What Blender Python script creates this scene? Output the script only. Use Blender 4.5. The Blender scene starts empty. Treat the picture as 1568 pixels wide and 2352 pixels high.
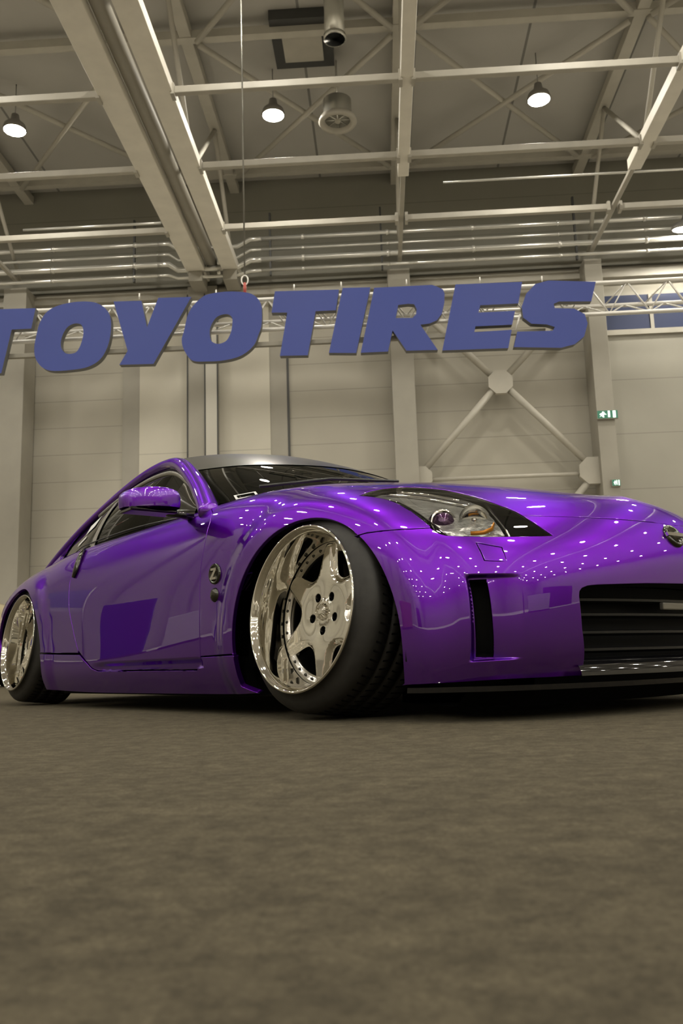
import bpy, bmesh, math, random
import numpy as np
from mathutils import Vector, Matrix
from mathutils.geometry import delaunay_2d_cdt
PI = math.pi
random.seed(4)
sc = bpy.context.scene
COL = sc.collection

# ---------------------------------------------------------------- camera
H_CAM, PITCH, ROLL, FPX = 0.16166, 0.172675, -0.031826, 2009.05
cam_d = bpy.data.cameras.new('camera')
cam = bpy.data.objects.new('camera', cam_d); COL.objects.link(cam)
cp, sp, cr, sr = math.cos(PITCH), math.sin(PITCH), math.cos(ROLL), math.sin(ROLL)
fwd = Vector((0, cp, sp)); up0 = Vector((0, -sp, cp)); r0 = Vector((1, 0, 0))
right = cr*r0 + sr*up0; up = -sr*r0 + cr*up0
m = Matrix((right, up, -fwd)).transposed().to_4x4(); m.translation = (0, 0, H_CAM)
cam.matrix_world = m
cam_d.sensor_fit = 'VERTICAL'; cam_d.sensor_height = 22.3; cam_d.lens = 22.3*FPX/2352
cam_d.clip_start = 0.02; cam_d.clip_end = 200
cam_d.dof.use_dof = True; cam_d.dof.focus_distance = 3.0; cam_d.dof.aperture_fstop = 4.5
sc.camera = cam

# ---------------------------------------------------------------- world, exposure
w = bpy.data.worlds.new('world'); sc.world = w; w.use_nodes = True
w.node_tree.nodes['Background'].inputs[0].default_value = (.9, .85, .7, 1)
w.node_tree.nodes['Background'].inputs[1].default_value = 0.02
sc.view_settings.view_transform = 'Standard'; sc.view_settings.look = 'None'
sc.view_settings.gamma = 1; sc.view_settings.use_curve_mapping = False
sc.view_settings.exposure = 0.24
LAMP = 215.0
sc.cycles.use_denoising = True
sc.cycles.max_bounces = 8; sc.cycles.diffuse_bounces = 3; sc.cycles.glossy_bounces = 5
sc.cycles.transmission_bounces = 6; sc.cycles.transparent_max_bounces = 8
sc.cycles.sample_clamp_indirect = 4.0; sc.cycles.caustics_reflective = False; sc.cycles.caustics_refractive = False

# ---------------------------------------------------------------- materials
def mat(name, col, rough=.5, metal=0., coat=0., spec=.5, trans=0., emit=None, es=0., noise=None, bump=None, coat_rough=.02, ior=1.5):
    m = bpy.data.materials.new(name); m.use_nodes = True
    nt = m.node_tree; b = nt.nodes['Principled BSDF']
    b.inputs['Base Color'].default_value = (*col, 1); b.inputs['Roughness'].default_value = rough
    b.inputs['Metallic'].default_value = metal; b.inputs['Coat Weight'].default_value = coat
    b.inputs['Coat Roughness'].default_value = coat_rough; b.inputs['Specular IOR Level'].default_value = spec
    b.inputs['Transmission Weight'].default_value = trans; b.inputs['IOR'].default_value = ior
    if emit: b.inputs['Emission Color'].default_value = (*emit, 1); b.inputs['Emission Strength'].default_value = es
    if noise:
        scale, amt = noise[:2]; tc = nt.nodes.new('ShaderNodeTexCoord'); n = nt.nodes.new('ShaderNodeTexNoise')
        mp = nt.nodes.new('ShaderNodeMapping'); mp.inputs['Scale'].default_value = noise[2] if len(noise) > 2 else (1, 1, 1)
        nt.links.new(tc.outputs['Object'], mp.inputs[0]); nt.links.new(mp.outputs[0], n.inputs['Vector'])
        n.inputs['Scale'].default_value = scale; n.inputs['Detail'].default_value = 6
        r = nt.nodes.new('ShaderNodeMapRange'); r.inputs[1].default_value = .3; r.inputs[2].default_value = .7
        r.inputs[3].default_value = 1-amt; r.inputs[4].default_value = 1+amt; nt.links.new(n.outputs[0], r.inputs[0])
        v = nt.nodes.new('ShaderNodeVectorMath'); v.operation = 'SCALE'; v.inputs[0].default_value = col
        nt.links.new(r.outputs[0], v.inputs['Scale']); nt.links.new(v.outputs[0], b.inputs['Base Color'])
        if bump:
            bp = nt.nodes.new('ShaderNodeBump'); bp.inputs['Strength'].default_value = bump; bp.inputs['Distance'].default_value = .01
            nt.links.new(n.outputs[0], bp.inputs['Height']); nt.links.new(bp.outputs[0], b.inputs['Normal'])
    return m
NET=[
[(-.72,0,.112),(-.76,0,.17),(-.775,0,.25),(-.79,0,.34),(-.79,0,.43),(-.76,0,.53),(-.69,0,.615),(-.63,0,.65),(-.59,0,.665)],
[(-.71,.28,.112),(-.75,.28,.17),(-.765,.28,.25),(-.775,.28,.34),(-.77,.28,.43),(-.73,.28,.525),(-.65,.25,.615),(-.53,.15,.66),(-.48,0,.68)],
[(-.65,.52,.11),(-.69,.52,.17),(-.70,.52,.25),(-.705,.52,.34),(-.70,.52,.43),(-.635,.51,.515),(-.49,.43,.625),(-.38,.26,.70),(-.32,0,.727)],
[(-.55,.67,.108),(-.585,.68,.17),(-.60,.69,.25),(-.60,.69,.34),(-.58,.69,.44),(-.50,.67,.54),(-.34,.56,.65),(-.22,.34,.74),(-.14,0,.765)],
[(-.43,.755,.10),(-.46,.765,.16),(-.47,.77,.24),(-.47,.77,.34),(-.44,.77,.45),(-.35,.75,.58),(-.20,.64,.69),(-.08,.40,.77),(.02,0,.80)],
[(-.22,.78,.10),(-.24,.80,.16),(-.24,.805,.24),(-.24,.81,.34),(-.22,.81,.46),(-.17,.80,.62),(-.07,.70,.715),(.05,.45,.785),(.15,0,.82)],
[(0,.79,.09),(0,.815,.15),(0,.82,.24),(0,.825,.34),(0,.83,.47),(.01,.82,.64),(.05,.73,.74),(.16,.48,.80),(.27,0,.835)],
[(.22,.79,.08),(.22,.825,.15),(.22,.835,.24),(.22,.84,.34),(.22,.845,.48),(.22,.84,.66),(.22,.76,.765),(.30,.50,.82),(.40,0,.85)],
[(.45,.80,.07),(.45,.84,.15),(.45,.85,.24),(.45,.855,.34),(.45,.86,.50),(.45,.85,.68),(.45,.78,.785),(.48,.50,.83),(.53,0,.865)],
[(.75,.81,.07),(.75,.85,.15),(.75,.86,.24),(.75,.864,.34),(.75,.865,.52),(.75,.835,.70),(.75,.765,.795),(.75,.50,.82),(.75,0,.83)],
[(1.2,.82,.07),(1.2,.86,.15),(1.2,.865,.24),(1.2,.864,.34),(1.2,.865,.53),(1.2,.828,.705),(1.2,.752,.80),(1.2,.50,.81),(1.2,0,.81)],
[(1.7,.83,.07),(1.7,.87,.15),(1.7,.87,.24),(1.7,.872,.34),(1.7,.87,.54),(1.7,.825,.71),(1.7,.745,.80),(1.7,.50,.83),(1.7,0,.83)],
[(2.15,.83,.08),(2.15,.86,.15),(2.15,.865,.24),(2.15,.865,.36),(2.15,.87,.53),(2.15,.84,.70),(2.15,.74,.80),(2.15,.50,.85),(2.15,0,.87)],
[(2.45,.83,.09),(2.45,.86,.15),(2.45,.865,.24),(2.45,.87,.36),(2.45,.875,.52),(2.45,.84,.67),(2.45,.73,.775),(2.45,.50,.85),(2.45,0,.88)],
[(2.75,.82,.11),(2.75,.85,.16),(2.75,.86,.26),(2.75,.865,.38),(2.75,.87,.51),(2.75,.83,.65),(2.75,.72,.75),(2.75,.50,.82),(2.75,0,.86)],
[(3.05,.80,.12),(3.05,.83,.2),(3.05,.84,.3),(3.05,.85,.40),(3.05,.845,.52),(3.05,.80,.64),(3.05,.70,.73),(3.05,.48,.79),(3.05,0,.82)],
[(3.28,.72,.14),(3.31,.75,.22),(3.33,.76,.32),(3.33,.77,.42),(3.32,.765,.53),(3.28,.73,.63),(3.25,.63,.72),(3.22,.42,.78),(3.2,0,.81)],
[(3.38,.45,.15),(3.43,.45,.23),(3.45,.45,.33),(3.46,.45,.43),(3.45,.45,.54),(3.42,.43,.64),(3.38,.38,.73),(3.33,.25,.78),(3.3,0,.80)],
[(3.40,0,.15),(3.45,0,.23),(3.47,0,.33),(3.48,0,.43),(3.47,0,.54),(3.45,0,.64),(3.41,0,.73),(3.37,0,.78),(3.35,0,.79)],
]
M_PAINT = mat('purple_paint', (.145, .006, .44), .34, .92, 1.0, .5, coat_rough=.006)
M_PAINT.node_tree.nodes['Principled BSDF'].inputs['Coat IOR'].default_value = 1.9
M_PAINT.node_tree.nodes['Principled BSDF'].inputs['Specular Tint'].default_value = (.45, .12, .85, 1)
M_BLACK = mat('gloss_black', (.006, .006, .007), .06, 0, .6)
M_SATIN = mat('satin_black', (.015, .015, .016), .4)
M_MATTE = mat('matte_black', (.005, .005, .005), .85, spec=.15)
M_RUBBER = mat('rubber', (.016, .015, .013), .5, noise=(30, .25), bump=.1)
M_CHROME = mat('polished_metal', (.93, .915, .87), .045, 1.0)
M_CHROME2 = mat('machined_metal', (.62, .60, .56), .16, 1.0)
M_DCHROME = mat('dark_chrome', (.10, .10, .09), .10, 1.0)
M_GLASS = mat('tinted_glass', (.003, .0035, .003), .015, 0, 0, .45, ior=1.36)
M_STRIP = mat('sunstrip', (.09, .09, .085), .28, .35, .35, coat_rough=.22)
M_SLAT = mat('slat_black', (.010, .010, .011), .25, spec=.4)
M_TRIM = mat('grey_trim', (.26, .25, .22), .3, .5)
M_AMBER = mat('amber', (.75, .30, .03), .2, .3)
M_WHITE = mat('white_sticker', (.75, .76, .75), .5)
M_DISC = mat('brake_disc', (.25, .24, .22), .35, 1.0)
M_LENS = bpy.data.materials.new('clear_lens'); M_LENS.use_nodes = True
_nt = M_LENS.node_tree; _b = _nt.nodes['Principled BSDF']; _nt.nodes.remove(_b)
_t = _nt.nodes.new('ShaderNodeBsdfTransparent'); _g = _nt.nodes.new('ShaderNodeBsdfGlossy'); _g.inputs['Roughness'].default_value = .01
_f = _nt.nodes.new('ShaderNodeFresnel'); _f.inputs[0].default_value = 1.5; _x = _nt.nodes.new('ShaderNodeMixShader')
_nt.links.new(_f.outputs[0], _x.inputs[0]); _nt.links.new(_t.outputs[0], _x.inputs[1]); _nt.links.new(_g.outputs[0], _x.inputs[2])
_nt.links.new(_x.outputs[0], _nt.nodes['Material Output'].inputs[0])

# ---- body surface: cubic B-spline over a control net (X rearward from front axle, Y outward, Z up), half car
NET = np.array(NET, float)
def pad(A):
    mm = np.array([1, -1, 1.])
    A = np.concatenate([A[1:2]*mm, A, A[-2:-1]*mm], 0)
    return np.concatenate([2*A[:, :1]-A[:, 1:2], A, A[:, -2:-1]*mm], 1)
PN = pad(NET); NU, NV = NET.shape[0]-1, NET.shape[1]-1
def bs(t): return np.stack([(1-t)**3/6, (3*t**3-6*t*t+4)/6, (-3*t**3+3*t*t+3*t+1)/6, t**3/6], -1)
def sstep(a, b, x):
    t = np.clip((x-a)/(b-a), 0, 1); return t*t*(3-2*t)
AC, AR = (0., .22, .39), (2.65, .22, .40)
def S(u, v):
    u = np.clip(np.asarray(u, float), 0, NU-1e-9); v = np.clip(np.asarray(v, float), 0, NV-1e-9)
    i = u.astype(int); j = v.astype(int); bu = bs(u-i); bv = bs(v-j)
    P = np.zeros(u.shape+(3,))
    for a in range(4):
        for b in range(4): P += (bu[..., a]*bv[..., b])[..., None]*PN[i+a, j+b]
    for (cx, cz, rr), amp in ((AC, .028), (AR, .016)):
        r = np.hypot(P[..., 0]-cx, P[..., 2]-cz)
        P[..., 1] += (1-sstep(rr+.05, rr+.15, r))*amp*sstep(.45, .75, P[..., 1])
    # recess around the bumper slot, shallow inboard and steep outboard
    d = sstep(2.45, 2.98, u)*(1-sstep(3.21, 3.30, u))*sstep(.82, .93, v)*(1-sstep(3.36, 3.47, v))*.028
    P -= d[..., None]*np.array([-.77, .63, 0])
    # door bottom tucks in under its crease, vent bulge behind the front wheel
    d = (1-sstep(1.35, 1.62, v))*sstep(8.60, 8.66, u)*(1-sstep(10.5, 10.9, u))*sstep(1.175, 1.20, v)*.016
    P[..., 1] -= d
    return P
def nrm(u, v):
    e = 2e-3
    u = np.clip(u, 0, NU); v = np.clip(v, 0, NV)
    a = S(np.clip(u+e, 0, NU), v)-S(np.clip(u-e, 0, NU), v); b = S(u, np.clip(v+e, 0, NV))-S(u, np.clip(v-e, 0, NV))
    n = np.cross(b, a); return n/np.maximum(np.linalg.norm(n, axis=-1, keepdims=True), 1e-12)
_s = nrm(np.array([6.]), np.array([2.]))[0][1]
NS = 1 if _s > 0 else -1
def inside(px, py, loops):
    c = np.zeros(px.shape, bool)
    for L in loops:
        L = np.asarray(L)
        for k in range(len(L)):
            x0, y0 = L[k]; x1, y1 = L[(k+1) % len(L)]
            if y0 == y1: continue
            c ^= ((y0 > py) != (y1 > py)) & (px < (x1-x0)*(py-y0)/(y1-y0)+x0)
    return c
def dens(L, st):
    o = []
    for k in range(len(L)):
        a = np.array(L[k], float); b = np.array(L[(k+1) % len(L)], float)
        n = max(1, int(math.ceil(np.abs(b-a).max()/st)))
        for q in range(n): o.append(tuple(a+(b-a)*q/n))
    return o
def inv(fx, target, init):
    x = np.array(init, float)
    F = lambda x: fx(S(np.array([x[0]]), np.array([x[1]]))[0])-target
    for _ in range(40):
        r = F(x)
        if np.abs(r).max() < 1e-5: break
        J = np.stack([(F(x+[1e-4, 0])-r)/1e-4, (F(x+[0, 1e-4])-r)/1e-4], 1)
        x = x+.8*np.clip(np.linalg.lstsq(J, -r, rcond=None)[0], -.3, .3)
        x[0] = np.clip(x[0], 0, NU); x[1] = np.clip(x[1], 0, NV)
    return (float(x[0]), float(x[1]))
_XS = NET[:, 3, 0]
def side_uv(x, z):          # point of the flank seen from the side
    i = np.interp(x, _XS[3:16], np.arange(3, 16)); zz = NET[int(round(i)), :6, 2]
    return inv(lambda P: P[[0, 2]], np.array([x, z]), (i, float(np.interp(z, zz, np.arange(6)))))
def arch(c, a0, a1, n=26):
    return [side_uv(c[0]+c[2]*math.cos(a), c[1]+c[2]*math.sin(a)) for a in np.linspace(math.radians(a0), math.radians(a1), n)]

def build(name, V, F, m, parent=None, N=None, smooth=True):
    me = bpy.data.meshes.new(name)
    me.from_pydata([tuple(map(float, p)) for p in V], [], [tuple(map(int, f)) for f in F])
    me.materials.append(m); me.validate(clean_customdata=False); me.update()
    if smooth: me.shade_smooth()
    if N is not None and len(N) == len(me.vertices):
        me.normals_split_custom_set_from_vertices([tuple(map(float, n)) for n in N])
    o = bpy.data.objects.new(name, me); COL.objects.link(o)
    if parent: o.parent = parent
    return o
def cdt_patch(loops, step, fn, fnn, off=0., thick=.014, openf=None, fine=None, roll=True):
    """mesh of a trimmed region of a parametric surface, with its cut edges rolled inward"""
    loops = [dens(L, step) for L in loops]
    A = np.array(sum([list(L) for L in loops], []))
    E = []; k = 0
    for L in loops:
        n = len(L); E += [(k+i, k+(i+1) % n) for i in range(n)]; k += n
    lo, hi = A.min(0), A.max(0)
    gx, gy = np.meshgrid(np.arange(lo[0]+step/2, hi[0], step), np.arange(lo[1]+step/2, hi[1], step), indexing='ij')
    G = np.stack([gx.ravel(), gy.ravel()], 1)
    if fine:
        for (x0, x1, y0, y1, fs) in fine:
            G = G[~((G[:, 0] > x0) & (G[:, 0] < x1) & (G[:, 1] > y0) & (G[:, 1] < y1))]
            a, b = np.meshgrid(np.arange(x0, x1, fs), np.arange(y0, y1, fs), indexing='ij'); G = np.concatenate([G, np.stack([a.ravel(), b.ravel()], 1)])
    G = G[inside(G[:, 0], G[:, 1], loops)]
    keep = np.ones(len(G), bool)
    for i in range(0, len(G), 2000):
        d = np.abs(G[i:i+2000, None]-A[None]).max(-1).min(1); keep[i:i+2000] = d > step*.3
    G = G[keep]
    G = G+np.random.RandomState(1).uniform(-1, 1, G.shape)*step*.002
    Q = np.concatenate([A, G])
    co, ed, fa, *_ = delaunay_2d_cdt([Vector(p) for p in Q], E, [], 0, 1e-7)
    Q = np.array([tuple(c) for c in co]); T = np.array([f for f in fa if len(f) == 3])
    cen = Q[T].mean(1); T = T[inside(cen[:, 0], cen[:, 1], loops)]
    used = np.unique(T); remap = -np.ones(len(Q), int); remap[used] = np.arange(len(used)); Q = Q[used]; T = remap[T]
    P = fn(Q[:, 0], Q[:, 1]); N = fnn(Q[:, 0], Q[:, 1])
    g = np.cross(P[T[:, 1]]-P[T[:, 0]], P[T[:, 2]]-P[T[:, 0]])
    flip = (g*N[T[:, 0]]).sum(1) < 0
    T[flip] = T[flip][:, ::-1]
    P = P+N*off
    V = [P]; NN = [N]; F = [tuple(t) for t in T]
    if thick:
        cnt = {}
        for ti, t in enumerate(T):
            for a, b in ((t[0], t[1]), (t[1], t[2]), (t[2], t[0])):
                cnt.setdefault((min(a, b), max(a, b)), []).append((a, b, ti))
        be = [v[0] for v in cnt.values() if len(v) == 1]
        if openf: be = [e for e in be if not (openf(*Q[e[0]]) and openf(*Q[e[1]]))]
        out = {}
        for a, b, ti in be:
            c = P[T[ti]].mean(0); e = P[b]-P[a]; n = N[a]; o = np.cross(e, n); o /= max(np.linalg.norm(o), 1e-9)
            if o@(P[a]-c) < 0: o = -o
            for q in (a, b): out[q] = out.get(q, 0)+o
        ids = {q: i for i, q in enumerate(out)}
        O = np.array([out[q]/max(np.linalg.norm(out[q]), 1e-9) for q in out]) if out else np.zeros((0, 3))
        qi = np.array(list(out), int) if out else np.zeros(0, int)
        if len(qi):
            base = P[qi]-O*.0028; P[qi] = base
            N0 = N[qi].copy()
            r1 = base+O*.0012-N0*.0006; r2 = base+O*.0018-N0*.0022; r3 = base+O*.0018-N0*thick
            n1 = N0+O; n1 /= np.linalg.norm(n1, axis=1, keepdims=True)
            k1 = len(P); k2 = k1+len(qi); k3 = k2+len(qi)
            V += [r1, r2, r3]; NN += [n1, O, O]
            for a, b, ti in be:
                i, j = ids[a], ids[b]
                F += [(b, a, k1+i, k1+j), (k1+j, k1+i, k2+i, k2+j), (k2+j, k2+i, k3+i, k3+j)]
    return np.concatenate(V), F, np.concatenate(NN)
SFN = (lambda u, v: S(u, v), lambda u, v: nrm(u, v)*NS)
def patch(name, loops, m, parent, step=.11, off=0., thick=.014, both=False, flip=False, openf=None, fine=None, fn=SFN):
    V, F, N = cdt_patch(loops, step, fn[0], fn[1], off, thick, openf, fine)
    mm = np.array([1, -1, 1.])
    if both:
        k = len(V); V = np.concatenate([V, V*mm]); N = np.concatenate([N, N*mm]); F = F+[tuple(i+k for i in f[::-1]) for f in F]
    elif flip: V = V*mm; N = N*mm; F = [f[::-1] for f in F]
    return build(name, V, F, m, parent, N)
def mirrored(o, parent=None):
    """the same part on the other side of the car"""
    me = o.data; V = np.array([v.co for v in me.vertices]); F = [tuple(p.vertices)[::-1] for p in me.polygons]
    N = None
    mm = np.array([1, -1, 1.])
    if me.has_custom_normals:
        N = np.zeros((len(V), 3))
        for lp, nn in zip(me.loops, me.corner_normals): N[lp.vertex_index] = nn.vector
        N = N*mm
    return build(o.name.split('.')[0], V*mm, F, me.materials[0], parent or o.parent, N, me.polygons[0].use_smooth)
def sweep(name, pts, a, b, m, parent=None, n=12, upv=(0, 0, 1), closed=False, cap=True):
    pts = np.array(pts, float); K = len(pts); V = []; F = []
    a = np.broadcast_to(a, K); b = np.broadcast_to(b, K)
    for i in range(K):
        if closed: t = pts[(i+1) % K]-pts[i-1]
        else: t = pts[min(i+1, K-1)]-pts[max(i-1, 0)]
        t = t/max(np.linalg.norm(t), 1e-9); s = np.cross(t, upv)
        if np.linalg.norm(s) < 1e-3: s = np.cross(t, (1, 0, 0))
        s /= np.linalg.norm(s); q = np.cross(s, t)
        for k in range(n):
            th = 2*PI*k/n; V.append(pts[i]+s*a[i]*math.cos(th)+q*b[i]*math.sin(th))
    for i in range(K if closed else K-1):
        for k in range(n):
            j = (i+1) % K; F.append((i*n+k, i*n+(k+1) % n, j*n+(k+1) % n, j*n+k))
    if cap and not closed: F += [tuple(range(n-1, -1, -1)), tuple((K-1)*n+k for k in range(n))]
    return build(name, V, F, m, parent)
def lathe(name, prof, m, parent=None, n=96, mat4=None):
    """prof: (radius, axial) pairs, axis +Y outward; revolve about Y"""
    V = []; F = []; K = len(prof)
    for k in range(n):
        th = 2*PI*k/n
        for r, y in prof: V.append((r*math.cos(th), y, r*math.sin(th)))
    for k in range(n):
        for i in range(K-1):
            a = k*K+i; b = ((k+1) % n)*K+i; F.append((a, a+1, b+1, b))
    return build(name, V, F, m, parent)
def box(name, lo, hi, m, parent=None, bev=0., R=None):
    bm = bmesh.new(); bmesh.ops.create_cube(bm, size=1)
    for v in bm.verts: v.co = Vector(((lo[i]+hi[i])/2+v.co[i]*(hi[i]-lo[i]) for i in range(3)))
    if bev: bmesh.ops.bevel(bm, geom=bm.edges[:], offset=bev, segments=3, profile=.5, affect='EDGES', clamp_overlap=True)
    if R is not None: bmesh.ops.transform(bm, matrix=R, verts=bm.verts)
    me = bpy.data.meshes.new(name); bm.to_mesh(me); bm.free(); me.materials.append(m)
    o = bpy.data.objects.new(name, me); COL.objects.link(o)
    if parent: o.parent = parent
    return o
def empty(name, loc=(0, 0, 0), rz=0, parent=None):
    o = bpy.data.objects.new(name, None); COL.objects.link(o); o.location = loc; o.rotation_euler = (0, 0, rz)
    if parent: o.parent = parent
    return o
def tag(o, label=None, cat=None, group=None, kind=None):
    if label: o['label'] = label
    if cat: o['category'] = cat
    if group: o['group'] = group
    if kind: o['kind'] = kind
    return o
def copy_tree(o, parent=None):
    c = o.copy(); COL.objects.link(c)
    if parent: c.parent = parent
    for ch in list(o.children): copy_tree(ch, c)
    return c

# ================================================================= the car
YAW = .660981
car = tag(empty('car', (.54638, 3.19837, 0), YAW+PI/2), 'lowered purple two-door sports coupe with polished deep-dish wheels standing on the carpet', 'car')
sideP = [(x, z) for x, z in ((.62, .70), (.622, .61), (.633, .527), (.637, .426), (.648, .208))]
door_front = [(8.80, 5.75), (8.60, 5.45), (8.534, 5.125), (8.539, 4.573), (8.585, 4.079), (8.595, 3.489), (8.62, 2.4), (8.636, 1.62)]
door_rear = [(11.189, 2.214), (11.336, 3.013), (11.468, 3.608), (11.545, 4.349), (11.50, 4.9), (11.40, 5.5), (11.36, 6.05)]
seam = [(4.86, 4.44), (4.646, 4.51), (4.307, 4.574), (3.9, 4.65), (3.575, 4.732)]
lampP = [(4.745, 5.642), (4.62, 5.90), (4.446, 6.105), (4.25, 6.25), (4.014, 6.341), (3.76, 6.39), (3.508, 6.403), (3.33, 6.395), (3.156, 6.364), (2.9, 6.27), (2.68, 6.152), (2.52, 6.03), (2.365, 5.871), (2.235, 5.72), (2.128, 5.556), (2.07, 5.41), (2.024, 5.254), (1.94, 4.97), (1.859, 4.697),
         (2.2, 4.66), (2.741, 4.582), (3.1, 4.55), (3.376, 4.543), (3.45, 4.575), (3.492, 4.618), (3.562, 4.785), (3.661, 5.005), (3.73, 5.14), (3.816, 5.26), (3.91, 5.38), (4.013, 5.473), (4.14, 5.55), (4.278, 5.598), (4.5, 5.63)]
def at(k): return lampP.index(k)
hoodcut = [(2.07, 5.41), (1.461, 5.369), (1.0, 5.32), (.52, 5.27), (0, 5.25)]
a_front = arch(AC, 193, 128, 22)                               # front of wheel, bottom to seam
b0 = [p for p in a_front]
frontarch_lo = [(4.29, 0.0)]+[p for p in arch(AC, 197, 128, 20)]
archtop = arch(AC, 127, -2, 36)
slot = [(3.217, 3.328), (2.962, 3.34), (2.909, .958), (3.179, .998)]
washer = [(2.953, 4.369), (2.939, 3.85), (2.636, 3.831), (2.62, 4.251)]
grille_edge = [(0, 3.24), (.8, 3.20), (1.50, 3.13), (1.62, 3.10), (1.69, 3.04), (1.725, 2.95), (1.735, 2.82), (1.70, 1.8), (1.60, .5), (1.56, 0)]
bump = grille_edge+frontarch_lo+[seam[0]][:1]+seam[1:]+[(3.492, 4.618), (3.45, 4.575), (3.376, 4.543), (3.1, 4.55), (2.741, 4.582), (2.2, 4.66), (1.859, 4.697), (1.94, 4.97), (2.024, 5.254)]+hoodcut
onc = lambda u, v: u < 1e-4 or v > NV-1e-4
bumper = patch('front_bumper', [bump, slot, washer], M_PAINT, car, both=True, openf=onc, fine=[(2.42, 3.36, .75, 3.55, .045)])
patch('washer_cover', [washer], M_PAINT, car, step=.08)
# fender
fender = seam[:1]+archtop+[side_uv(.385, .205)]+[(7.75, 1.63), (8.2, 1.633), (8.636, 1.62)]+door_front[::-1][1:]+[(8.85, 6.15), (8.2, 6.15), (7.4, 6.1), (6.6, 6.08), (5.9, 6.12), (5.3, 6.2), (4.9, 6.17), (4.446, 6.105), (4.62, 5.90), (4.745, 5.642), (4.5, 5.63), (4.278, 5.598), (4.14, 5.55), (4.013, 5.473), (3.91, 5.38), (3.816, 5.26), (3.73, 5.14), (3.661, 5.005), (3.562, 4.785)]+seam[1:][::-1]
fen = patch('front_fender', [fender], M_PAINT, car); mirrored(fen)
# hood
hoodp = [(0, 5.25), (.52, 5.27), (1.0, 5.32), (1.461, 5.369), (2.07, 5.41)]+lampP[at((2.128, 5.556)):at((4.446, 6.105))-1:-1]+[(4.9, 6.17), (5.3, 6.2), (5.9, 6.12), (6.6, 6.08), (7.4, 6.1), (8.2, 6.15), (8.75, 6.2), (8.35, 7.0), (7.95, 7.6), (7.75, NV), (4, NV), (0, NV)]
patch('hood', [hoodp], M_PAINT, car, both=True, openf=onc)
# door
doorp = [(8.636, 1.60), (8.75, 1.10), (10.735, 1.20), (10.85, 1.34), (10.918, 1.53)]+door_rear+[(8.86, 6.05)]+door_front
dr = patch('door', [doorp], M_PAINT, car, fine=[(8.6, 11.0, 1.1, 1.7, .06)]); dl = mirrored(dr)
# side skirt and rear quarter
rarch = arch(AR, 184, 165, 8)
skirt = [(7.35, 0)]+[side_uv(.39, z) for z in (.10, .15, .19)]+[side_uv(.386, .203), (7.75, 1.60), (8.2, 1.60), (8.636, 1.60), (8.75, 1.07), (10.735, 1.17), (10.86, 1.31), (10.93, 1.50), (11.16, 2.02)]+[side_uv(2.1, .255), side_uv(2.262, .262)]+[side_uv(2.2505, z) for z in (.22, .16, .12)]+[(12.35, 0)]
sk = patch('side_skirt', [skirt], M_PAINT, car, thick=.02, fine=[(8.6, 11.0, .9, 1.7, .06)]); mirrored(sk)
quart = [side_uv(2.262, .268), side_uv(2.1, .262), (11.19, 2.10)]+door_rear+[(11.7, 6.15), (12.6, 6.3), (14, 6.4), (15.2, 6.3), (15.6, 5.5), (15.4, 4.5)]+[side_uv(3.09, .44)]+arch(AR, 20, 172, 40)
qr = patch('rear_quarter_panel', [quart], M_PAINT, car, step=.12); mirrored(qr)
rb = [side_uv(3.05, .20), side_uv(3.04, .30)]+[side_uv(3.088, .43), (15.42, 4.5), (15.62, 5.5), (15.22, 6.3), (15.5, NV), (NU, NV), (NU, 0), (15.0, 0)]
patch('rear_bumper', [rb], M_PAINT, car, step=.2, both=True, openf=lambda u, v: u > NU-1e-3 or v > NV-1e-3)
patch('tailgate', [[(11.75, 6.2), (12.6, 6.35), (14, 6.45), (15.2, 6.35), (15.45, NV), (11.9, NV)]], M_PAINT, car, step=.2, both=True, openf=onc)

# dark shell behind the panels, closing the shut lines
shell = [(1.0, .5), (1.75, .5)]
hl = [(0, 3.5), (1.9, 3.4), (2.0, 2.5), (1.8, .4), (4.2, .4)]+arch((0, .22, .43), 200, 0, 30)+[(7.9, 1.0), (7.9, .3), (11.9, .3)]+arch((2.65, .22, .44), 175, 20, 20)+[(15.1, 4), (15.2, 6), (11.7, 6.0), (8.9, 5.95), (8.4, 7), (7.7, NV), (0, NV)]
lamphole = [(4.9, 5.60), (4.5, 6.25), (3.5, 6.55), (2.6, 6.3), (2.0, 5.6), (1.75, 4.62), (2.7, 4.45), (3.42, 4.42), (3.6, 4.65), (3.9, 5.2), (4.3, 5.48)]
slothole = [(3.4, 3.6), (2.75, 3.6), (2.7, .7), (3.4, .7)]
patch('inner_shell', [hl, lamphole, slothole], M_MATTE, car, step=.16, off=-.03, thick=0, both=True)
# wheel wells
def well(c, y1, y0):
    V = []; F = []; n = 40; an = np.linspace(math.radians(-8), math.radians(188), n)
    prof = [(c[2]+.012, y1), (c[2]+.03, y1-.05), (c[2]+.03, y0), (.05, y0)]
    for a in an:
        for r, y in prof: V.append((c[0]+r*math.cos(a), y, c[1]+r*math.sin(a)))
    K = len(prof)
    for i in range(n-1):
        for k in range(K-1): F.append((i*K+k, i*K+k+1, (i+1)*K+k+1, (i+1)*K+k))
    return build('wheel_well', V, F, M_MATTE, car)
w1 = well(AC, .80, .50); mirrored(w1); w2 = well(AR, .79, .50); mirrored(w2)
box('underbody', (-.50, -.48, .07), (3.2, .48, .22), M_MATTE, car)
box('underbody', (.45, -.78, .065), (2.18, .78, .20), M_MATTE, car)

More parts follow.
